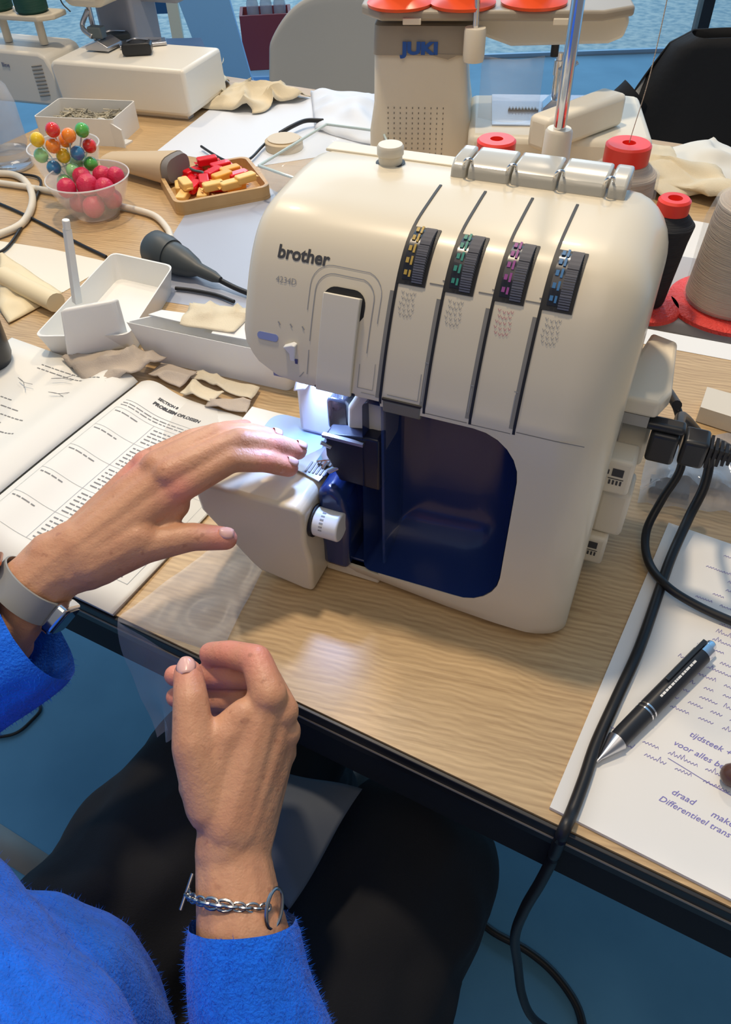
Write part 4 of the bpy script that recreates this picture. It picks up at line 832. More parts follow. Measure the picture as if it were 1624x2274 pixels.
bmesh.ops.transform(bm, matrix=fr_, verts=bm.verts); obj('barrel_print', bm, WHITEP, pn)
o = tag(None or obj('brown_bead', (lambda b: (sphere(b, (0, 0, 0), .008, 16, 12), b)[1])(new()), mat('brown_bead', (.10, .05, .04), .25), loc=P(1628, 1722, .0115)), 'dark brown round bead at the right edge on the notepad', 'bead')
# ------------------------------------------------------------ cords on the right
cable('power_cable', [ML(.046, .108, .1575)]+[P(u, v, z) for u, v, z in ((1480, 862, .125), (1500, 895, .085), (1516, 960, .07), (1512, 1040, .05), (1470, 1110, .03), (1436, 1180, .012), (1440, 1245, .008), (1480, 1300, .0125), (1550, 1345, .009), (1640, 1385, .0075), (1720, 1410, .0065))], .0036, BLACK, 'black cord looping from the machine socket over the notes to the right edge', seg=12)
hang = [P(1268, 1810, .0085), P(1252, 1850, .0065)]
e_ = P(1243, 1866, -.02); 
cable('pedal_cable', [ML(.048, .1005, .135), ML(.052, .112, .135)]+[P(u, v, z) for u, v, z in ((1515, 925, .11), (1545, 955, .075), (1576, 1000, .055), (1566, 1075, .035), (1530, 1150, .018), (1490, 1240, .012), (1462, 1320, .0075), (1420, 1440, .0075), (1370, 1550, .0075), (1325, 1650, .0075), (1298, 1730, .0075), (1272, 1800, .0075), (1250, 1850, .006), (1228, 1905, -.04), (1200, 1960, -.08), (1165, 2020, -.13), (1144, 2080, -.2), (1150, 2140, -.27), (1160, 2210, -.33), (1185, 2262, -.38), (1240, 2300, -.42))], .0042, BLACK, 'long black pedal cord running across the notes and hanging over the table edge', seg=12)
cable('power_cable', [ML(.0945, .093, .135)]+[P(u, v, z) for u, v, z in ((1600, 985, .10), (1680, 1030, .06), (1760, 1060, .01))], .0036, BLACK, 'short black cord leading from the plug to the right edge')
cable('floor_cable', [P(u, v, .006-T) for u, v in ((1060, 2040), (1100, 2072), (1170, 2110), (1230, 2160), (1280, 2230), (1300, 2300))], .006, BLACK, 'thick black cable curving over the floor at the lower right')
cable('floor_cable', [P(u, v, .004-T) for u, v in ((-40, 1640), (30, 1630), (70, 1600), (90, 1570), (60, 1540))], .003, BLACK, 'thin dark cable on the floor at the lower left')
# plug in the socket
p0 = ML(.0562, .093, .135); t = thing('power_plug', 'black ribbed mains plug in the side socket of the front machine', 'plug', p0, YAW)
bm = new(); box(bm, .0, .018, -.010, .010, -.011, .012); obj('plug_body', bm, BLACKP, t, bevel=.003)
bm = new()
for i in range(5): box(bm, .0185+i*.0035, .0206+i*.0035, -.008+i*.0009, .008-i*.0009, -.009+i*.0009, .009-i*.0009)
cyl(bm, (.0181, 0, 0), (.038, 0, 0), .0042); obj('strain_relief', bm, BLACK, t)
# plastic packet at the right
t = thing('plastic_packet', 'crinkled clear plastic packet with a grey box inside at the right edge', 'packet', P(1530, 1060), -20)
c_ = P(1530, 1060)
def pk(s, t_):
    a, b, c2, d2 = [p-c_ for p in (P(1415, 1120, .002), P(1700, 1160, .002), P(1700, 1000, .002), P(1440, 985, .002))]
    p = (a*(1-s)+b*s)*(1-t_)+(d2*(1-s)+c2*s)*t_; q_ = Matrix.Rotation(math.radians(20), 3, 'Z') @ p
    q_.z = .026+.010*noise.noise(q_*26)+.008*noise.noise(q_*60)-.022*(1-min(1, 6*min(s, 1-s, t_, 1-t_))); return q_
bm = new(); grid(bm, pk, 40, 24); obj('wrap', bm, PKT, t)
bm = new(); box(bm, -.03, .12, -.012, .028, .001, .014); obj('inner_box', bm, mat('packet_grey', (.25, .29, .33), .4), t, bevel=.002)
bm = new(); box(bm, -.035, .0, -.034, -.014, .001, .008); obj('black_strip', bm, BLACKP, t, bevel=.001)
sheet('cardboard_box', [P(1545, 935, .001), P(1700, 985, .001), P(1700, 930, .001), P(1560, 890, .001)], mat('box_cream', (.66, .60, .50), .5), 'low cream cardboard box at the right edge behind the plastic packet', 'box', th=.018)
# clear tub behind the machine
tA0 = P(600, 398); t = thing('plastic_tub', 'clear plastic storage tub with pale blue rim behind the front machine', 'tub', tA0, -8)
TO = [P(575, 368, .055)-tA0, P(790, 385, .055)-tA0, P(1150, 340, .055)-tA0, P(1060, 290, .055)-tA0, P(720, 275, .055)-tA0]
TO = [Matrix.Rotation(math.radians(8), 3, 'Z') @ p for p in (P(575, 368, .055)-tA0, P(690, 408, .055)-tA0, P(900, 400, .055)-tA0, P(850, 292, .055)-tA0, P(725, 276, .055)-tA0)]
TO = [Vector((p.x, p.y, 0)) for p in TO]; cc = sum(TO, Vector())/5
bm = new(); loft(bm, [[cc+(p-cc)*.82+Vector((0, 0, .002)) for p in TO], [p+Vector((0, 0, .054)) for p in TO]], cap=False); f_ = [bm.verts.new(cc+(p-cc)*.82+Vector((0, 0, .002))) for p in TO]; bm.faces.new(f_); obj('tub_wall', bm, mat('tub_clear', (.85, .9, .93), .1, alpha=.16, spec=1), t, solid=.0012)
bm = new(); tube(bm, [p+Vector((0, 0, .055)) for p in TO+TO[:1]], .0022, 8, sm=False); obj('tub_rim', bm, mat('rim_pale_blue', (.65, .82, .88), .15, alpha=.8), t)
# ------------------------------------------------------------ background: chairs, jacket, crate, sign
def shell_chair(name, label, base, yaw, m_, W=.43, HB=.34):
    t = thing(name, label, 'chair', base, yaw)
    def f(s, v):
        x = (s-.5)*W*(1-.25*max(0, v-.55)); bend = (2*s-1)**2
        if v < .5: return Vector((x, .20-.40*v/.5*1.0, .45-.02*math.sin(PI*v)+.03*bend))
        k = (v-.5)/.5; a = k*PI/2; return Vector((x, -.20-.06*k-.02*math.sin(a)+.05*bend, .45+HB*k-(.10*(abs(2*s-1))**3*k)))
    bm = new(); grid(bm, f, 20, 28); obj('seat_shell', bm, m_, t, solid=.012, sub=1)
    for x, y in ((-.18, .16), (.18, .16), (-.18, -.16), (.18, -.16)):
        bm = new(); tube(bm, [(x*.7, y*.7, .43), (x*1.25, y*1.25, 0)], .012, 10, sm=False); obj('leg', bm, STEEL, t)
    return t
GS = mat('grey_shell', (.36, .38, .39), .5)
pc = PV(735, 110, 0, 1.98, 0)
shell_chair('shell_chair', 'grey moulded shell chair standing behind the calico cloth', Vector((pc.x+.03, 2.08, 0)), 182, GS)
pj = PV(1655, 250, 0, 1.75, 0)
shell_chair('shell_chair', 'chair hidden under the dark jacket at the upper right', Vector((pj.x+.04, 1.86, 0)), 176, GS, .43, .25)
JK = mat('black_jacket', (.012, .014, .018), .9, bump=.4, bscale=80)
t = thing('jacket', 'black jacket hung over the back of a chair at the upper right', 'jacket', Vector((pj.x+.04, 1.86, 0)), 176)
bm = new()
def jf(s, v):
    a = s*2*PI; wx = .235*(1-.52*v**1.9) ; k = v
    x = math.copysign(abs(math.cos(a))**.8, math.cos(a))*wx*(1 if v < .97 else .7); y = -.235+math.sin(a)*(.045+.02*(1-v)); z = .36+.37*k
    n_ = noise.noise(Vector((x*7, a, z*5)))*.018; return Vector((x+n_, y+n_, z))
grid(bm, jf, 40, 16); bmesh.ops.remove_doubles(bm, verts=bm.verts, dist=1e-5); obj('jacket_body', bm, JK, t, smooth=60, solid=.004)
bm = new(); tube(bm, [(-.18, -.23, .60), (-.23, -.22, .52), (-.24, -.20, .40)], .045, 14, r2=.045); obj('sleeve', bm, JK, t)
bm = new(); tube(bm, [(.18, -.23, .60), (.25, -.22, .52), (.27, -.20, .40)], .045, 14, r2=.045); obj('sleeve', bm, JK, t)
# far stool with crate, blue sheet, sign
BS = mat('blue_panel', (.16, .42, .80), .35)
pb_ = PV(600, 160, 0, 2.9, 0)
ct = thing('side_table', 'low blue side table carrying the dark red crate in the background', 'table', Vector((pb_.x, 3.0, 0)), 0)
zt = pb_.z
bm = new(); box(bm, -.22, .25, -.14, .2, zt-.03, zt-.001); obj('tabletop', bm, BS, ct, bevel=.003)
for x in (-.2, .22):
    for y in (-.12, .18): bm = new(); box(bm, x-.012, x+.012, y-.012, y+.012, 0, zt-.031); obj('leg', bm, STEEL, ct)
cr2 = thing('crate', 'dark red crate of glass jars on the blue side table', 'crate', Vector((pb_.x-.0, 2.93, zt)), 4)
CW, CH = .17, .16; RB = mat('oxblood_board', (.16, .035, .05), .55)
for nm, b_ in (('front_panel', (-CW/2, CW/2, 0, .01, 0, CH)), ('back_panel', (-CW/2, CW/2, .12, .13, 0, CH)), ('side_panel', (-CW/2, -CW/2+.01, .0101, .1199, 0, CH)), ('side_panel', (CW/2-.01, CW/2, .0101, .1199, 0, CH)), ('bottom_panel', (-CW/2+.0101, CW/2-.0101, .0101, .1199, 0, .01))):
    bm = new(); box(bm, *b_); obj(nm, bm, RB, cr2)
for i, x in enumerate((-.045, .0, .045)):
    t = thing('glass_jar', ('glass jar at the left inside the dark red crate', 'middle glass jar inside the dark red crate', 'glass jar at the right inside the dark red crate')[i], 'jar', Vector((pb_.x+x, 2.99, zt+.011)), 0, 'jars in the crate')
    bm = new(); lathe(bm, [(.018, 0), (.020, .02), (.020, .17), (.016, .185), (.016, .20)], 20); obj('jar_body', bm, mat('jar_smoke', (.35, .45, .62), .1, alpha=.5), t)
    bm = new(); lathe(bm, [(.017, .2001), (.017, .212)], 20); obj('lid', bm, STEEL, t)
for lab, pts, y, m_ in (('tall pale blue board leaning beside the side table in the background', ((405, 0), (500, 0), (556, 165), (500, 190), (452, 150)), 2.6, mat('pale_blue_board', (.22, .50, .88), .4)),):
    p_ = [PV(u, v, 0, y) for u, v in pts]; c_ = sum(p_, Vector())/len(p_); c_.z = 0
    lo_p = [p-c_ for p in p_]
    # stands on the floor: lower edge brought down to it
    poly = [(p.x, p.z) for p in lo_p]; poly = [(poly[0][0]-.10, poly[0][1]+.35), (poly[1][0]-.05, poly[1][1]+.35), poly[2], (poly[2][0]+.18, 0), (poly[2][0]-.15, 0), (poly[4][0], poly[4][1])]
    bm = new(); prism(bm, poly, 0, .02); tag(obj('leaning_board', bm, m_, loc=c_), lab, 'board')
ps = PV(340, 10, 0, 3.6); t = thing('sign_board', 'navy information sign with white lettering on a pale post, top left', 'sign', Vector((ps.x, 3.6, 0)), 0)
pr_ = PV(385, 30, 0, 3.6); pbm = PV(340, 30, 0, 3.6)
bm = new(); box(bm, -.10, pr_.x-ps.x-.02, -.01, .01, pbm.z, pbm.z+.40); obj('panel', bm, mat('sign_navy', (.02, .10, .26), .4), t)
bm = new(); box(bm, pr_.x-ps.x-.0199, pr_.x-ps.x+.025, -.012, .012, 0, pbm.z+.45); obj('post', bm, mat('pale_post', (.62, .66, .55), .5), t)
bm = new(); add_text(bm, 'zomer-aktie', .05, Matrix.Translation((-.09, -.0125, pbm.z+.045)) @ Matrix.Rotation(PI/2, 4, 'X'), bold=.001, ext=.001); obj('lettering', bm, WHITEP, t)
# black object at the left edge
t = thing('table_clamp', 'black plastic device at the left edge beside the booklet', 'device', P(-18, 815), 0)
t.scale = (1.35, 1.35, 1.5)
bm = new(); lathe(bm, [(.016, 0), (.020, .01), (.021, .045), (.026, .05), (.026, .058), (.019, .062), (.017, .09), (.010, .10)], 32); obj('device_body', bm, BLACKP, t)
bm = new(); cyl(bm, (.0, -.002, .1001), (0, -.002, .104), .008); obj('button', bm, DKGREY, t)
# ------------------------------------------------------------ person
def cap(bm, p0, p1, r0, r1, fl=1.0, nrm=None, seg=14):
    "tapered capsule from p0 to p1; flattened by fl along nrm"
    p0, p1 = Vector(p0), Vector(p1); b = new()
    for p, r in ((p0, r0), (p1, r1)):
        bmesh.ops.create_icosphere(b, subdivisions=2, radius=r, matrix=Matrix.Translation(p))
    if fl != 1.0:
        nn = nrm.normalized()
        for i, v in enumerate(b.verts):
            q_ = p0 if i < len(b.verts)//2 else p1
            dlt = v.co-q_; v.co -= nn*dlt.dot(nn)*(1-fl)
    r = bmesh.ops.convex_hull(b, input=b.verts)
    bmesh.ops.delete(b, geom=[g for g in r['geom_interior'] if isinstance(g, bmesh.types.BMVert)], context='VERTS')
    me = bpy.data.meshes.new('x'); b.to_mesh(me); b.free(); bm.from_mesh(me); bpy.data.meshes.remove(me)
def chain(bm, js):
    for a, b in zip(js, js[1:]): cap(bm, P(*a[:3]), P(*b[:3]), a[3], b[3])
pers = thing('person', 'person in a fluffy blue sweater and black trousers, both hands at the front machine', 'person', Vector((-.20, -.02, 0)), 0)
OFF = Vector((-.20, -.02, 0))
bm = new()
Z = Vector((0, 0, 1))
# left hand
LW = (112, 1262, .098)
chain(bm, [(395, 1086, .128, .0115), (515, 1020, .137, .0098), (590, 1024, .128, .0088), (642, 1038, .116, .0078)])
chain(bm, [(372, 1052, .138, .0115), (530, 978, .143, .0098), (612, 987, .131, .0086), (662, 1001, .117, .0076)])
chain(bm, [(345, 1034, .138, .0110), (482, 964, .142, .0092), (560, 962, .131, .0082), (610, 972, .118, .0072)])
chain(bm, [(322, 1030, .130, .0102), (428, 975, .134, .0084), (500, 955, .124, .0074), (545, 948, .115, .0066)])
chain(bm, [(195, 1262, .094, .0165), (320, 1212, .102, .0135), (425, 1192, .102, .0108), (502, 1196, .098, .0088)])
for (a, b) in (((190, 1235, .104, .0150), (395, 1086, .126, .0120)), ((180, 1215, .108, .0150), (372, 1054, .134, .0118)), ((172, 1205, .108, .0140), (345, 1038, .134, .0110)), ((165, 1200, .102, .0140), (320, 1036, .126, .0105)),
               ((230, 1200, .098, .0150), (360, 1110, .116, .0130)), ((280, 1205, .098, .0140), (390, 1120, .116, .0110)), ((120, 1242, .098, .021), (215, 1200, .104, .018)), ((110, 1275, .092, .020), (225, 1245, .096, .018)), ((180, 1225, .102, .019), (300, 1140, .116, .0165)), ((200, 1250, .098, .018), (310, 1195, .106, .0165)), ((330, 1190, .102, .012), (385, 1128, .114, .0105))): chain(bm, [a, b])
Lw, Le = P(105, 1262, .095), P(-20, 1420, .055)
cap(bm, Lw, Le, .0245, .030, .8, (Le-Lw).cross(Z).cross(Le-Lw)); cap(bm, P(175, 1222, .100), P(60, 1315, .083), .0235, .0245); Lel = Vector((-.50, .19, T-.04)); cap(bm, Le, Lel, .030, .042)
Lsh = Vector((-.52, .04, T+.15)); cap(bm, Lel, Lsh, .042, .052)
# right hand
chain(bm, [(598, 1545, .074, .0125), (570, 1466, .080, .0106), (510, 1452, .070, .0096), (468, 1452, .060, .0086)])
chain(bm, [(625, 1580, .060, .0120), (588, 1500, .052, .0104), (480, 1503, .046, .0090), (388, 1500, .050, .0078)])
chain(bm, [(632, 1625, .046, .0115), (580, 1560, .030, .0098), (470, 1556, .030, .0086), (390, 1548, .034, .0074)])
chain(bm, [(625, 1670, .032, .0108), (580, 1620, .014, .0088), (500, 1605, .014, .0078), (430, 1600, .018, .0068)])
chain(bm, [(470, 1790, .036, .0165), (430, 1655, .064, .0140), (424, 1560, .076, .0118), (418, 1496, .078, .0098)])
for (a, b) in (((510, 1830, .030, .017), (590, 1555, .068, .0135)), ((525, 1840, .026, .017), (615, 1590, .055, .0130)), ((545, 1850, .020, .016), (624, 1635, .040, .0120)), ((560, 1855, .014, .015), (615, 1680, .028, .0115)),
               ((470, 1780, .036, .017), (500, 1640, .058, .0150)), ((450, 1740, .044, .0155), (455, 1640, .060, .0140)), ((500, 1640, .058, .0150), (575, 1590, .062, .0130)), ((480, 1650, .056, .013), (545, 1590, .066, .0120)), ((520, 1760, .036, .019), (560, 1640, .046, .018)), ((505, 1880, .016, .021), (520, 1770, .030, .020)), ((540, 1880, .012, .019), (560, 1770, .024, .019))): chain(bm, [a, b])
Rw, Re = P(515, 1890, .012), P(535, 2060, -.004); nr = Vector((.25, -.35, 1))
cap(bm, P(528, 1790, .028), Rw, .0245, .0235, .86, nr); cap(bm, P(535, 1720, .036), P(522, 1850, .018), .0215, .0235, .9, nr); cap(bm, Rw, Re, .0235, .0275, .88, nr)
Rel = Vector((-.035, -.02, T-.09)); cap(bm, Re, Rel, .0275, .042); Rsh = Vector((-.17, -.15, T+.14)); cap(bm, Rel, Rsh, .042, .055)
# trunk, thighs, shins (all under clothing)
cap(bm, Vector((-.37, .02, T+.02)), Vector((-.39, -.02, T-.25)), .08, .10); cap(bm, Lsh, Rsh, .05, .05); cap(bm, Vector((-.35, -.05, T+.14)), Vector((-.35, -.04, T+.24)), .055, .05)
HL, KL, FL = Vector((-.36, .04, T-.27)), Vector((-.11, .41, T-.235)), Vector((-.07, .50, .06))
HR, KR, FR = Vector((-.20, -.10, T-.27)), Vector((.025, .27, T-.26)), Vector((.045, .34, .06))
for a, b, c_ in ((HL, KL, FL), (HR, KR, FR)): cap(bm, a, b, .068, .05); cap(bm, b, c_, .045, .03)
for v in bm.verts: v.co -= OFF
me = bpy.data.meshes.new('body'); bm.to_mesh(me); bm.free(); me.materials.append(SKIN)
body2 = link('body', me, pers); r = body2.modifiers.new('r', 'REMESH'); r.mode = 'VOXEL'; r.voxel_size = .0016; r.use_smooth_shade = True
s = body2.modifiers.new('s', 'SMOOTH'); s.iterations = 9; s.factor = .6
bpy.context.view_layer.update(); bake(body2)
for p in body2.data.polygons: p.use_smooth = True
# skin is pinker at finger ends and knuckles
FL_ = [(P(*a)-OFF, r_) for a, r_ in (((645, 1038, .116), .016), ((665, 1001, .117), .016), ((612, 972, .118), .016), ((548, 946, .115), .016), ((505, 1196, .098), .018), ((590, 1024, .130), .010), ((612, 987, .133), .010),
       ((468, 1452, .060), .020), ((388, 1500, .050), .018), ((390, 1548, .034), .018), ((430, 1600, .018), .016), ((418, 1496, .078), .013), ((510, 1452, .072), .018), ((570, 1462, .082), .015), ((588, 1500, .054), .015), ((480, 1503, .048), .016), ((300, 1035, .134), .014), ((395, 1086, .134), .012))]
at = body2.data.attributes.new('flush', 'FLOAT', 'POINT')
import numpy as np
co = np.empty(len(body2.data.vertices)*3, dtype=np.float32); body2.data.vertices.foreach_get('co', co); co = co.reshape(-1, 3)
fl_ = np.zeros(len(co), dtype=np.float32)
for c_, r_ in FL_: fl_ = np.maximum(fl_, np.exp(-(((co-np.array(c_, dtype=np.float32))**2).sum(1))/(r_*r_)))
at.data.foreach_set('value', fl_)
sk = SKIN.node_tree; b_ = sk.nodes['Principled BSDF']; old = b_.inputs['Base Color'].links[0].from_socket
an = sk.nodes.new('ShaderNodeAttribute'); an.attribute_name = 'flush'; mx = sk.nodes.new('ShaderNodeMix'); mx.data_type = 'RGBA'
sk.links.new(an.outputs['Fac'], mx.inputs[0]); sk.links.new(old, mx.inputs[6]); mx.inputs[7].default_value = (.66, .25, .18, 1)
tcs = sk.nodes.new('ShaderNodeTexCoord'); fn = sk.nodes.new('ShaderNodeTexNoise'); fn.inputs['Scale'].default_value = 150; fn.inputs['Detail'].default_value = 1; sk.links.new(tcs.outputs['Object'], fn.inputs['Vector'])
fr2 = sk.nodes.new('ShaderNodeMapRange'); fr2.inputs[1].default_value = .68; fr2.inputs[2].default_value = .76; fr2.inputs[4].default_value = .5; sk.links.new(fn.outputs['Fac'], fr2.inputs[0])
mx2 = sk.nodes.new('ShaderNodeMix'); mx2.data_type = 'RGBA'; sk.links.new(fr2.outputs[0], mx2.inputs[0]); sk.links.new(mx.outputs[2], mx2.inputs[6]); mx2.inputs[7].default_value = (.34, .14, .08, 1); sk.links.new(mx2.outputs[2], b_.inputs['Base Color'])
vr = sk.nodes.new('ShaderNodeTexVoronoi'); vr.feature = 'DISTANCE_TO_EDGE'; vr.inputs['Scale'].default_value = 420; sk.links.new(tcs.outputs['Object'], vr.inputs['Vector'])
bpo = [n for n in sk.nodes if n.type == 'BUMP'][0]; bp2 = sk.nodes.new('ShaderNodeBump'); bp2.inputs['Strength'].default_value = .30; bp2.inputs['Distance'].default_value = .0006
sk.links.new(vr.outputs['Distance'], bp2.inputs['Height']); sk.links.new(bpo.outputs[0], bp2.inputs['Normal']); sk.links.new(bp2.outputs[0], b_.inputs['Normal'])
# nails
def nail(a, tipn, r, w_, l_, up_):
    "nail plate on top of a finger end"
    c_, q_ = P(*a[0]), P(*a[1]); d_ = (q_-c_).normalized(); s2 = d_.cross(up_).normalized(); u2 = s2.cross(d_)
    b = new(); rr = []
    for i in range(7):
        f = i/6; ww = w_*(math.sin(PI*(.12+.76*f))**.5); cen = q_+d_*(l_*(f-.55))
        rr.append([cen+s2*ww*math.sin(k)+u2*(r*math.cos(k*.9)+.0002-.0012*f*f) for k in [(-1+j/4) for j in range(9)]])
    V = [[b.verts.new(p-OFF) for p in x] for x in rr]
    for i in range(6):
        for j in range(8): b.faces.new((V[i][j], V[i+1][j], V[i+1][j+1], V[i][j+1]))
    obj('fingernail', b, SKIN_TIP, pers, smooth=80, solid=.0005)
nail(((424, 1560, .076), (418, 1488, .079)), 0, .0098, .0075, .012, Vector((0, -.3, 1)))
nail(((425, 1192, .102), (506, 1194, .099)), 0, .0088, .0062, .010, Vector((.1, -.1, 1)))
nail(((612, 987, .131), (664, 999, .118)), 0, .0076, .0055, .009, Vector((0, 0, 1)))
nail(((590, 1024, .128), (644, 1036, .117)), 0, .0078, .0055, .009, Vector((0, 0, 1)))
nail(((560, 962, .131), (612, 970, .119)), 0, .0072, .005, .008, Vector((0, 0, 1)))
# sweater
def fuzz(bm, n, L, seed, ease=1.0):
    rn = random.Random(seed); fs_ = [f for f in bm.faces]; ar = [f.calc_area() for f in fs_]
    pick = rn.choices(fs_, weights=ar, k=n)
    for f in pick:
        vs = [v.co for v in f.verts]; a, b = rn.random(), rn.random(); p = vs[0].lerp(vs[1], a).lerp(vs[3 % len(vs)].lerp(vs[2], a), b); nn = f.normal
        d = (nn+Vector((rn.uniform(-.9, .9), rn.uniform(-.9, .9), rn.uniform(-.9, .9)))).normalized()*L*rn.uniform(.5, 1.5)
        s_ = d.cross(nn+Vector((.01, .02, 0))).normalized()*.00016
        bm.faces.new([bm.verts.new(p-s_), bm.verts.new(p+s_), bm.verts.new(p+d)])
def garment(name, segs, m_, vox=.006, sm=8, fz=0, seed=0, loc=OFF, wr=0.0, par=pers, fl=.004, cutz=None):
    bm = new()
    for s_ in segs: cap(bm, *s_)
    for v in bm.verts: v.co -= loc
    me = bpy.data.meshes.new(name); bm.to_mesh(me); bm.free(); o = link('tmp', me); r = o.modifiers.new('r', 'REMESH'); r.mode = 'VOXEL'; r.voxel_size = vox
    s = o.modifiers.new('s', 'SMOOTH'); s.iterations = sm; s.factor = .5; bpy.context.view_layer.update(); bake(o)
    bm = new(); bm.from_mesh(o.data); bpy.data.objects.remove(o)
    if wr:
        bm.normal_update()
        for v in bm.verts: v.co += v.normal*wr*noise.noise(v.co*22+Vector((seed, 0, 0)))
    bm.normal_update()
    if cutz: bmesh.ops.bisect_plane(bm, geom=bm.verts[:]+bm.edges[:]+bm.faces[:], plane_co=cutz[0]-loc, plane_no=cutz[1], clear_inner=True); bm.normal_update()
    if fz: fuzz(bm, fz, fl, seed)
    me = bpy.data.meshes.new(name); bm.to_mesh(me); bm.free(); me.materials.append(m_)
    for p in me.polygons: p.use_smooth = True
    return link(name, me, par)
chest = Vector((-.345, .085, T-.01))+X_*.078+N_*.048
X3, N3 = X_, N_
tor = [(chest+X3*-.10+N3*-.02, chest+X3*.055+N3*-.035, .125, .115), (chest+X3*-.10+N3*-.06+Vector((0, 0, -.25)), chest+X3*.06+N3*-.06+Vector((0, 0, -.25)), .13, .125), (chest+X3*-.08+N3*-.03, chest+X3*-.08+N3*-.06+Vector((0, 0, -.25)), .13, .13), (chest+X3*.05+N3*-.04, chest+X3*.05+N3*-.06+Vector((0, 0, -.25)), .11, .12),
       (chest+N3*-.10+Vector((0, 0, .12)), chest+Vector((0, 0, -.1)), .10, .12), (Lsh, Lel, .062, .056), (Rsh, Rel, .064, .058), (Lsh+X3*.03, Rsh-X3*.03, .07, .07)]
garment('sweater', tor, BLUE, vox=.007, sm=6, fz=26000, seed=1, wr=.006)
ce = P(530, 2052, -.002); cdir = (Rel-ce).normalized()
rs_ = [(P(535, 2078, -.006), Rel, .0345, .056)]
garment('right_sleeve', rs_, BLUE, vox=.004, sm=5, fz=14000, seed=2, wr=.004, fl=.0035, cutz=(P(530, 2048, -.002), (cdir+X_*-.28).normalized()))
lc = P(58, 1395, .070); ldir = (Lel-lc).normalized()
ls_ = [(P(50, 1430, .060), Lel, .043, .062)]
garment('left_sleeve', ls_, BLUE, vox=.004, sm=5, fz=9000, seed=3, wr=.004, fl=.0035, cutz=(P(62, 1385, .073), ldir))
tp = [(HL, KL, .105, .092), (KL, FL, .07, .055), (HR, KR, .105, .092), (KR, FR, .072, .055), (HL, HR, .11, .11), (Vector((-.36, -.06, T-.2)), HR, .11, .10)]
garment('trousers', tp, TROUSER, vox=.008, sm=6, wr=.008, seed=5)
for a, lab in ((FL, 0), (FR, 0)):
    bm = new(); f = N_; rr = [(a+f*x+Vector((0, 0, -.04+h*.5)), w_, h) for x, w_, h in ((-.06, .030, .06), (-.02, .036, .075), (.06, .042, .06), (.12, .038, .045), (.16, .022, .03))]
    loft(bm, [[c_-OFF+X_*w_*math.cos(q_)+Vector((0, 0, 1))*h*.5*math.sin(q_) for q_ in [2*PI*k/16 for k in range(16)]] for c_, w_, h in rr]); obj('shoe', bm, BLACKP, pers)
# watch
wa = (P(-10, 1400, .065)-P(100, 1265, .095)).normalized(); wc = P(62, 1310, .085)
us = wa.cross(Z).normalized(); uz = us.cross(wa).normalized()
if uz.z < 0: uz = -uz
wt = thing('wrist_watch', 'watch with a plain grey strap on the left wrist', 'watch', wc)
bm = new(); n = 40
def wr_(k, w_, r): a = 2*PI*k/n; return us*math.cos(a)*r+uz*math.sin(a)*r*.84+wa*w_
rings = [[wr_(k, w_, r) for k in range(n)] for w_, r in ((-.0095, .0262), (-.009, .0275), (.009, .0285), (.0095, .0272), (-.0095, .0262))]
loft(bm, rings, cap=False); obj('strap', bm, mat('strap_grey', (.26, .26, .25), .6), wt)
def wbox(name, ang, w0, w1, t0, t1, half, m_, bev=.002):
    a = math.radians(ang); rad = us*math.cos(a)+uz*math.sin(a)*.84; rad.normalize(); tan = rad.cross(wa).normalized()
    M = Matrix((tan, wa, rad)).transposed().to_4x4(); b = new(); prism(b, rrect(-half, half, w0, w1, .004), t0, t1, 'z'); bmesh.ops.transform(b, matrix=M, verts=b.verts); obj(name, b, m_, wt, bevel=bev)
sgn = 1 if us.x > 0 else -1
A_ = -38 if us.x > 0 else 218
wbox('watch_case', A_, -.012, .012, .0255, .034, .013, CHROME); wbox('watch_face', A_, -.010, .010, .0341, .0352, .011, mat('face_navy', (.01, .02, .07), .12, coat=1), .0005)
B_ = 115 if us.x > 0 else 65
wbox('copper_buckle', B_, -.011, .011, .0262, .0300, .012, mat('copper', (.55, .24, .15), .3, 1.0))
# bracelet
bt = thing('bracelet', 'silver chain bracelet with T-bar clasp and oval ring on the right wrist', 'bracelet', P(525, 1995, .0))
bc = P(526, 2002, .0); ba = (P(526, 2060, -.004)-P(520, 1900, .012)).normalized(); ba = (ba+X_*-.22).normalized(); bu = ba.cross(Z).normalized(); bz = bu.cross(ba).normalized()
if bz.z < 0: bz = -bz
if bu.dot(RT) < 0: bu = -bu
SIL = mat('silver', (.45, .43, .42), .28, 1.0)
def bpos(a, r=.0292): a = math.radians(a); return bu*math.cos(a)*r+bz*math.sin(a)*r*.93
nl = 17
for i in range(nl):
    a = 172-i*(130/(nl-1)); p = bpos(a); tn = (bpos(a-1)-bpos(a+1)).normalized(); rd = p.normalized()
    M = frame(p, tn, rd if i % 2 else tn.cross(rd)); bm = new(); k_ = 12; big = 1.25 if 6 < i < 11 else 1
    tube(bm, [M @ Vector((.0042*big*math.cos(2*PI*j/k_), .0024*big*math.sin(2*PI*j/k_), 0)) for j in range(k_+1)], .0008*big, 6, sm=False); obj('chain_link', bm, SIL, bt)
p = bpos(178)+bpos(178).normalized()*.002; bm = new(); cyl(bm, p-ba*.011+bu*.002, p+ba*.010-bu*.002, .0012); obj('toggle_bar', bm, SIL, bt)
p = bpos(34); rd = p.normalized(); M = frame(p+rd*.0035, ba, (bpos(29)-bpos(27))); bm = new(); tube(bm, [M @ Vector((.011*math.cos(2*PI*j/24), .007*math.sin(2*PI*j/24), 0)) for j in range(25)], .0012, 8, sm=False); obj('toggle_ring', bm, SIL, bt)
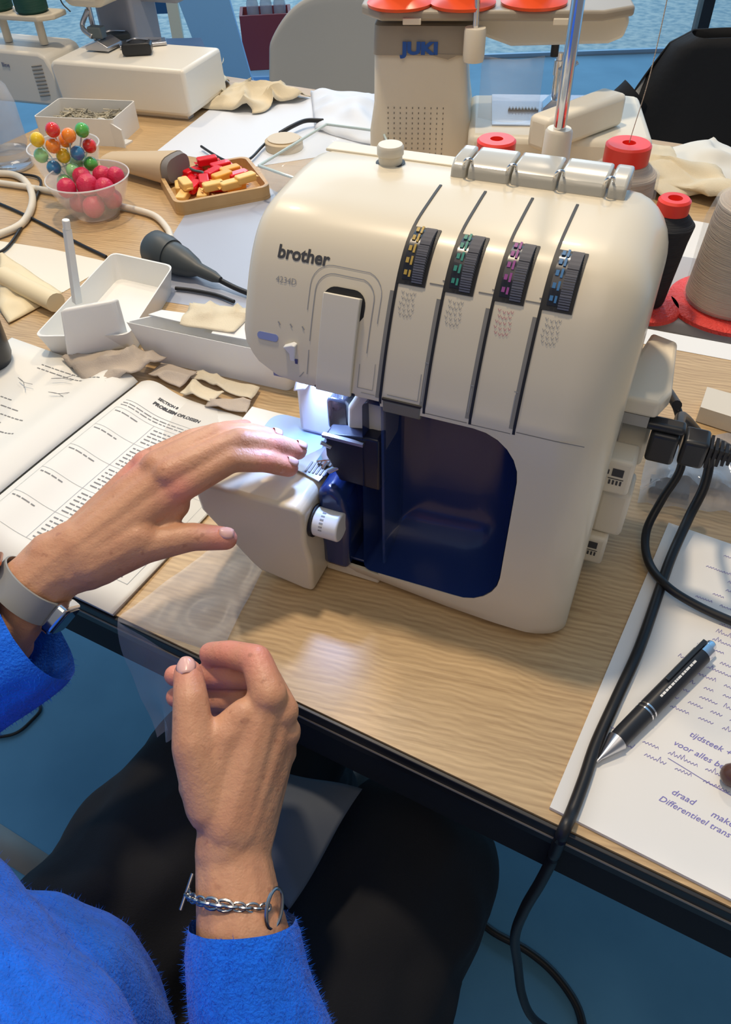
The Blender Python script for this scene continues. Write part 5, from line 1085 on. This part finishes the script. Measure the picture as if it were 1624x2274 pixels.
# ------------------------------------------------------------ clear film over the table edge, sheer grey bag, seat
t = thing('film_bag', 'clear plastic waste bag hanging over the table edge under the right hand', 'plastic bag', P(400, 1400), 0)
c_ = P(400, 1400)
fb = [P(470, 1190, .002), P(250, 1372, .002), P(620, 1250, .002)]
L0, L1 = P(520, 1180, .0015), P(262, 1372, .0015); Q0, Q1 = P(600, 1235, .0015), P(490, 1450, .0015)
def ff(s, v):
    if v < .6:
        k = v/.6; a = L0.lerp(L1, k); b = Q0.lerp(Q1, k); p = a.lerp(b, s); z = .0012+.004*abs(noise.noise(Vector((p.x*30, p.y*30, 1))))
        return Vector((p.x, p.y, T+z))-c_
    k = (v-.6)/.4; p = L1.lerp(Q1, s); o_ = N_*-.010*(1-math.exp(-k*8)); dz = -.13*k*(1-.35*s)
    n_ = noise.noise(Vector((s*4, k*3, 5)))*.012*k; pin = (p-(L1.lerp(Q1, .62)))*(-.45*k*k)
    return p+o_+pin+N_*(n_-.02*k*k)+Vector((0, 0, dz))-c_
bm = new(); grid(bm, ff, 24, 40); obj('film', bm, FILM, t, smooth=70)
t = thing('grey_cloth_bag', 'dark sheer grey cloth folded to a point over the lap', 'cloth', P(700, 1850, -.12), 0)
c_ = P(700, 1850, -.12); G = [P(560, 1700, -.10), P(805, 1755, -.10), P(640, 2010, -.09), P(540, 1900, -.09)]
def gf(s, v):
    p = (G[0]*(1-s)+G[1]*s)*(1-v)+(G[3]*(1-s)+G[2]*s)*v-c_; p.z += .018*noise.noise(p*14)+.02*math.sin(PI*s)*math.sin(PI*v); return p
bm = new(); grid(bm, gf, 24, 24); obj('cloth_fold', bm, mat('sheer_grey', (.075, .088, .115), .8), t, smooth=70, solid=.001)
t = thing('stool', 'black upholstered stool under the seated person', 'stool', Vector((-.32, -.08, 0)), 0)
bm = new(); lathe(bm, [(.17, .30), (.19, .31), (.19, .345), (.17, .355)], 40); obj('seat', bm, BLACKP, t)
bm = new(); cyl(bm, (0, 0, .03), (0, 0, .299), .03); obj('column', bm, STEEL, t)
bm = new(); lathe(bm, [(.20, 0), (.20, .012), (.04, .0299)], 40); obj('foot', bm, STEEL, t)
# pale kerb strip on the floor at the lower left
bm = new(); c_ = P(0, 1850, -T)
q = [P(-60, 1790, -T+.001), P(110, 1900, -T+.001), P(80, 1960, -T+.001), P(-60, 1870, -T+.001)]
vs = [bm.verts.new(p) for p in q]; bm.faces.new(vs); tag(obj('trim_2', bm, mat('pale_floor_strip', (.30, .29, .27), .6), solid=.0008), None, None, kind='structure')
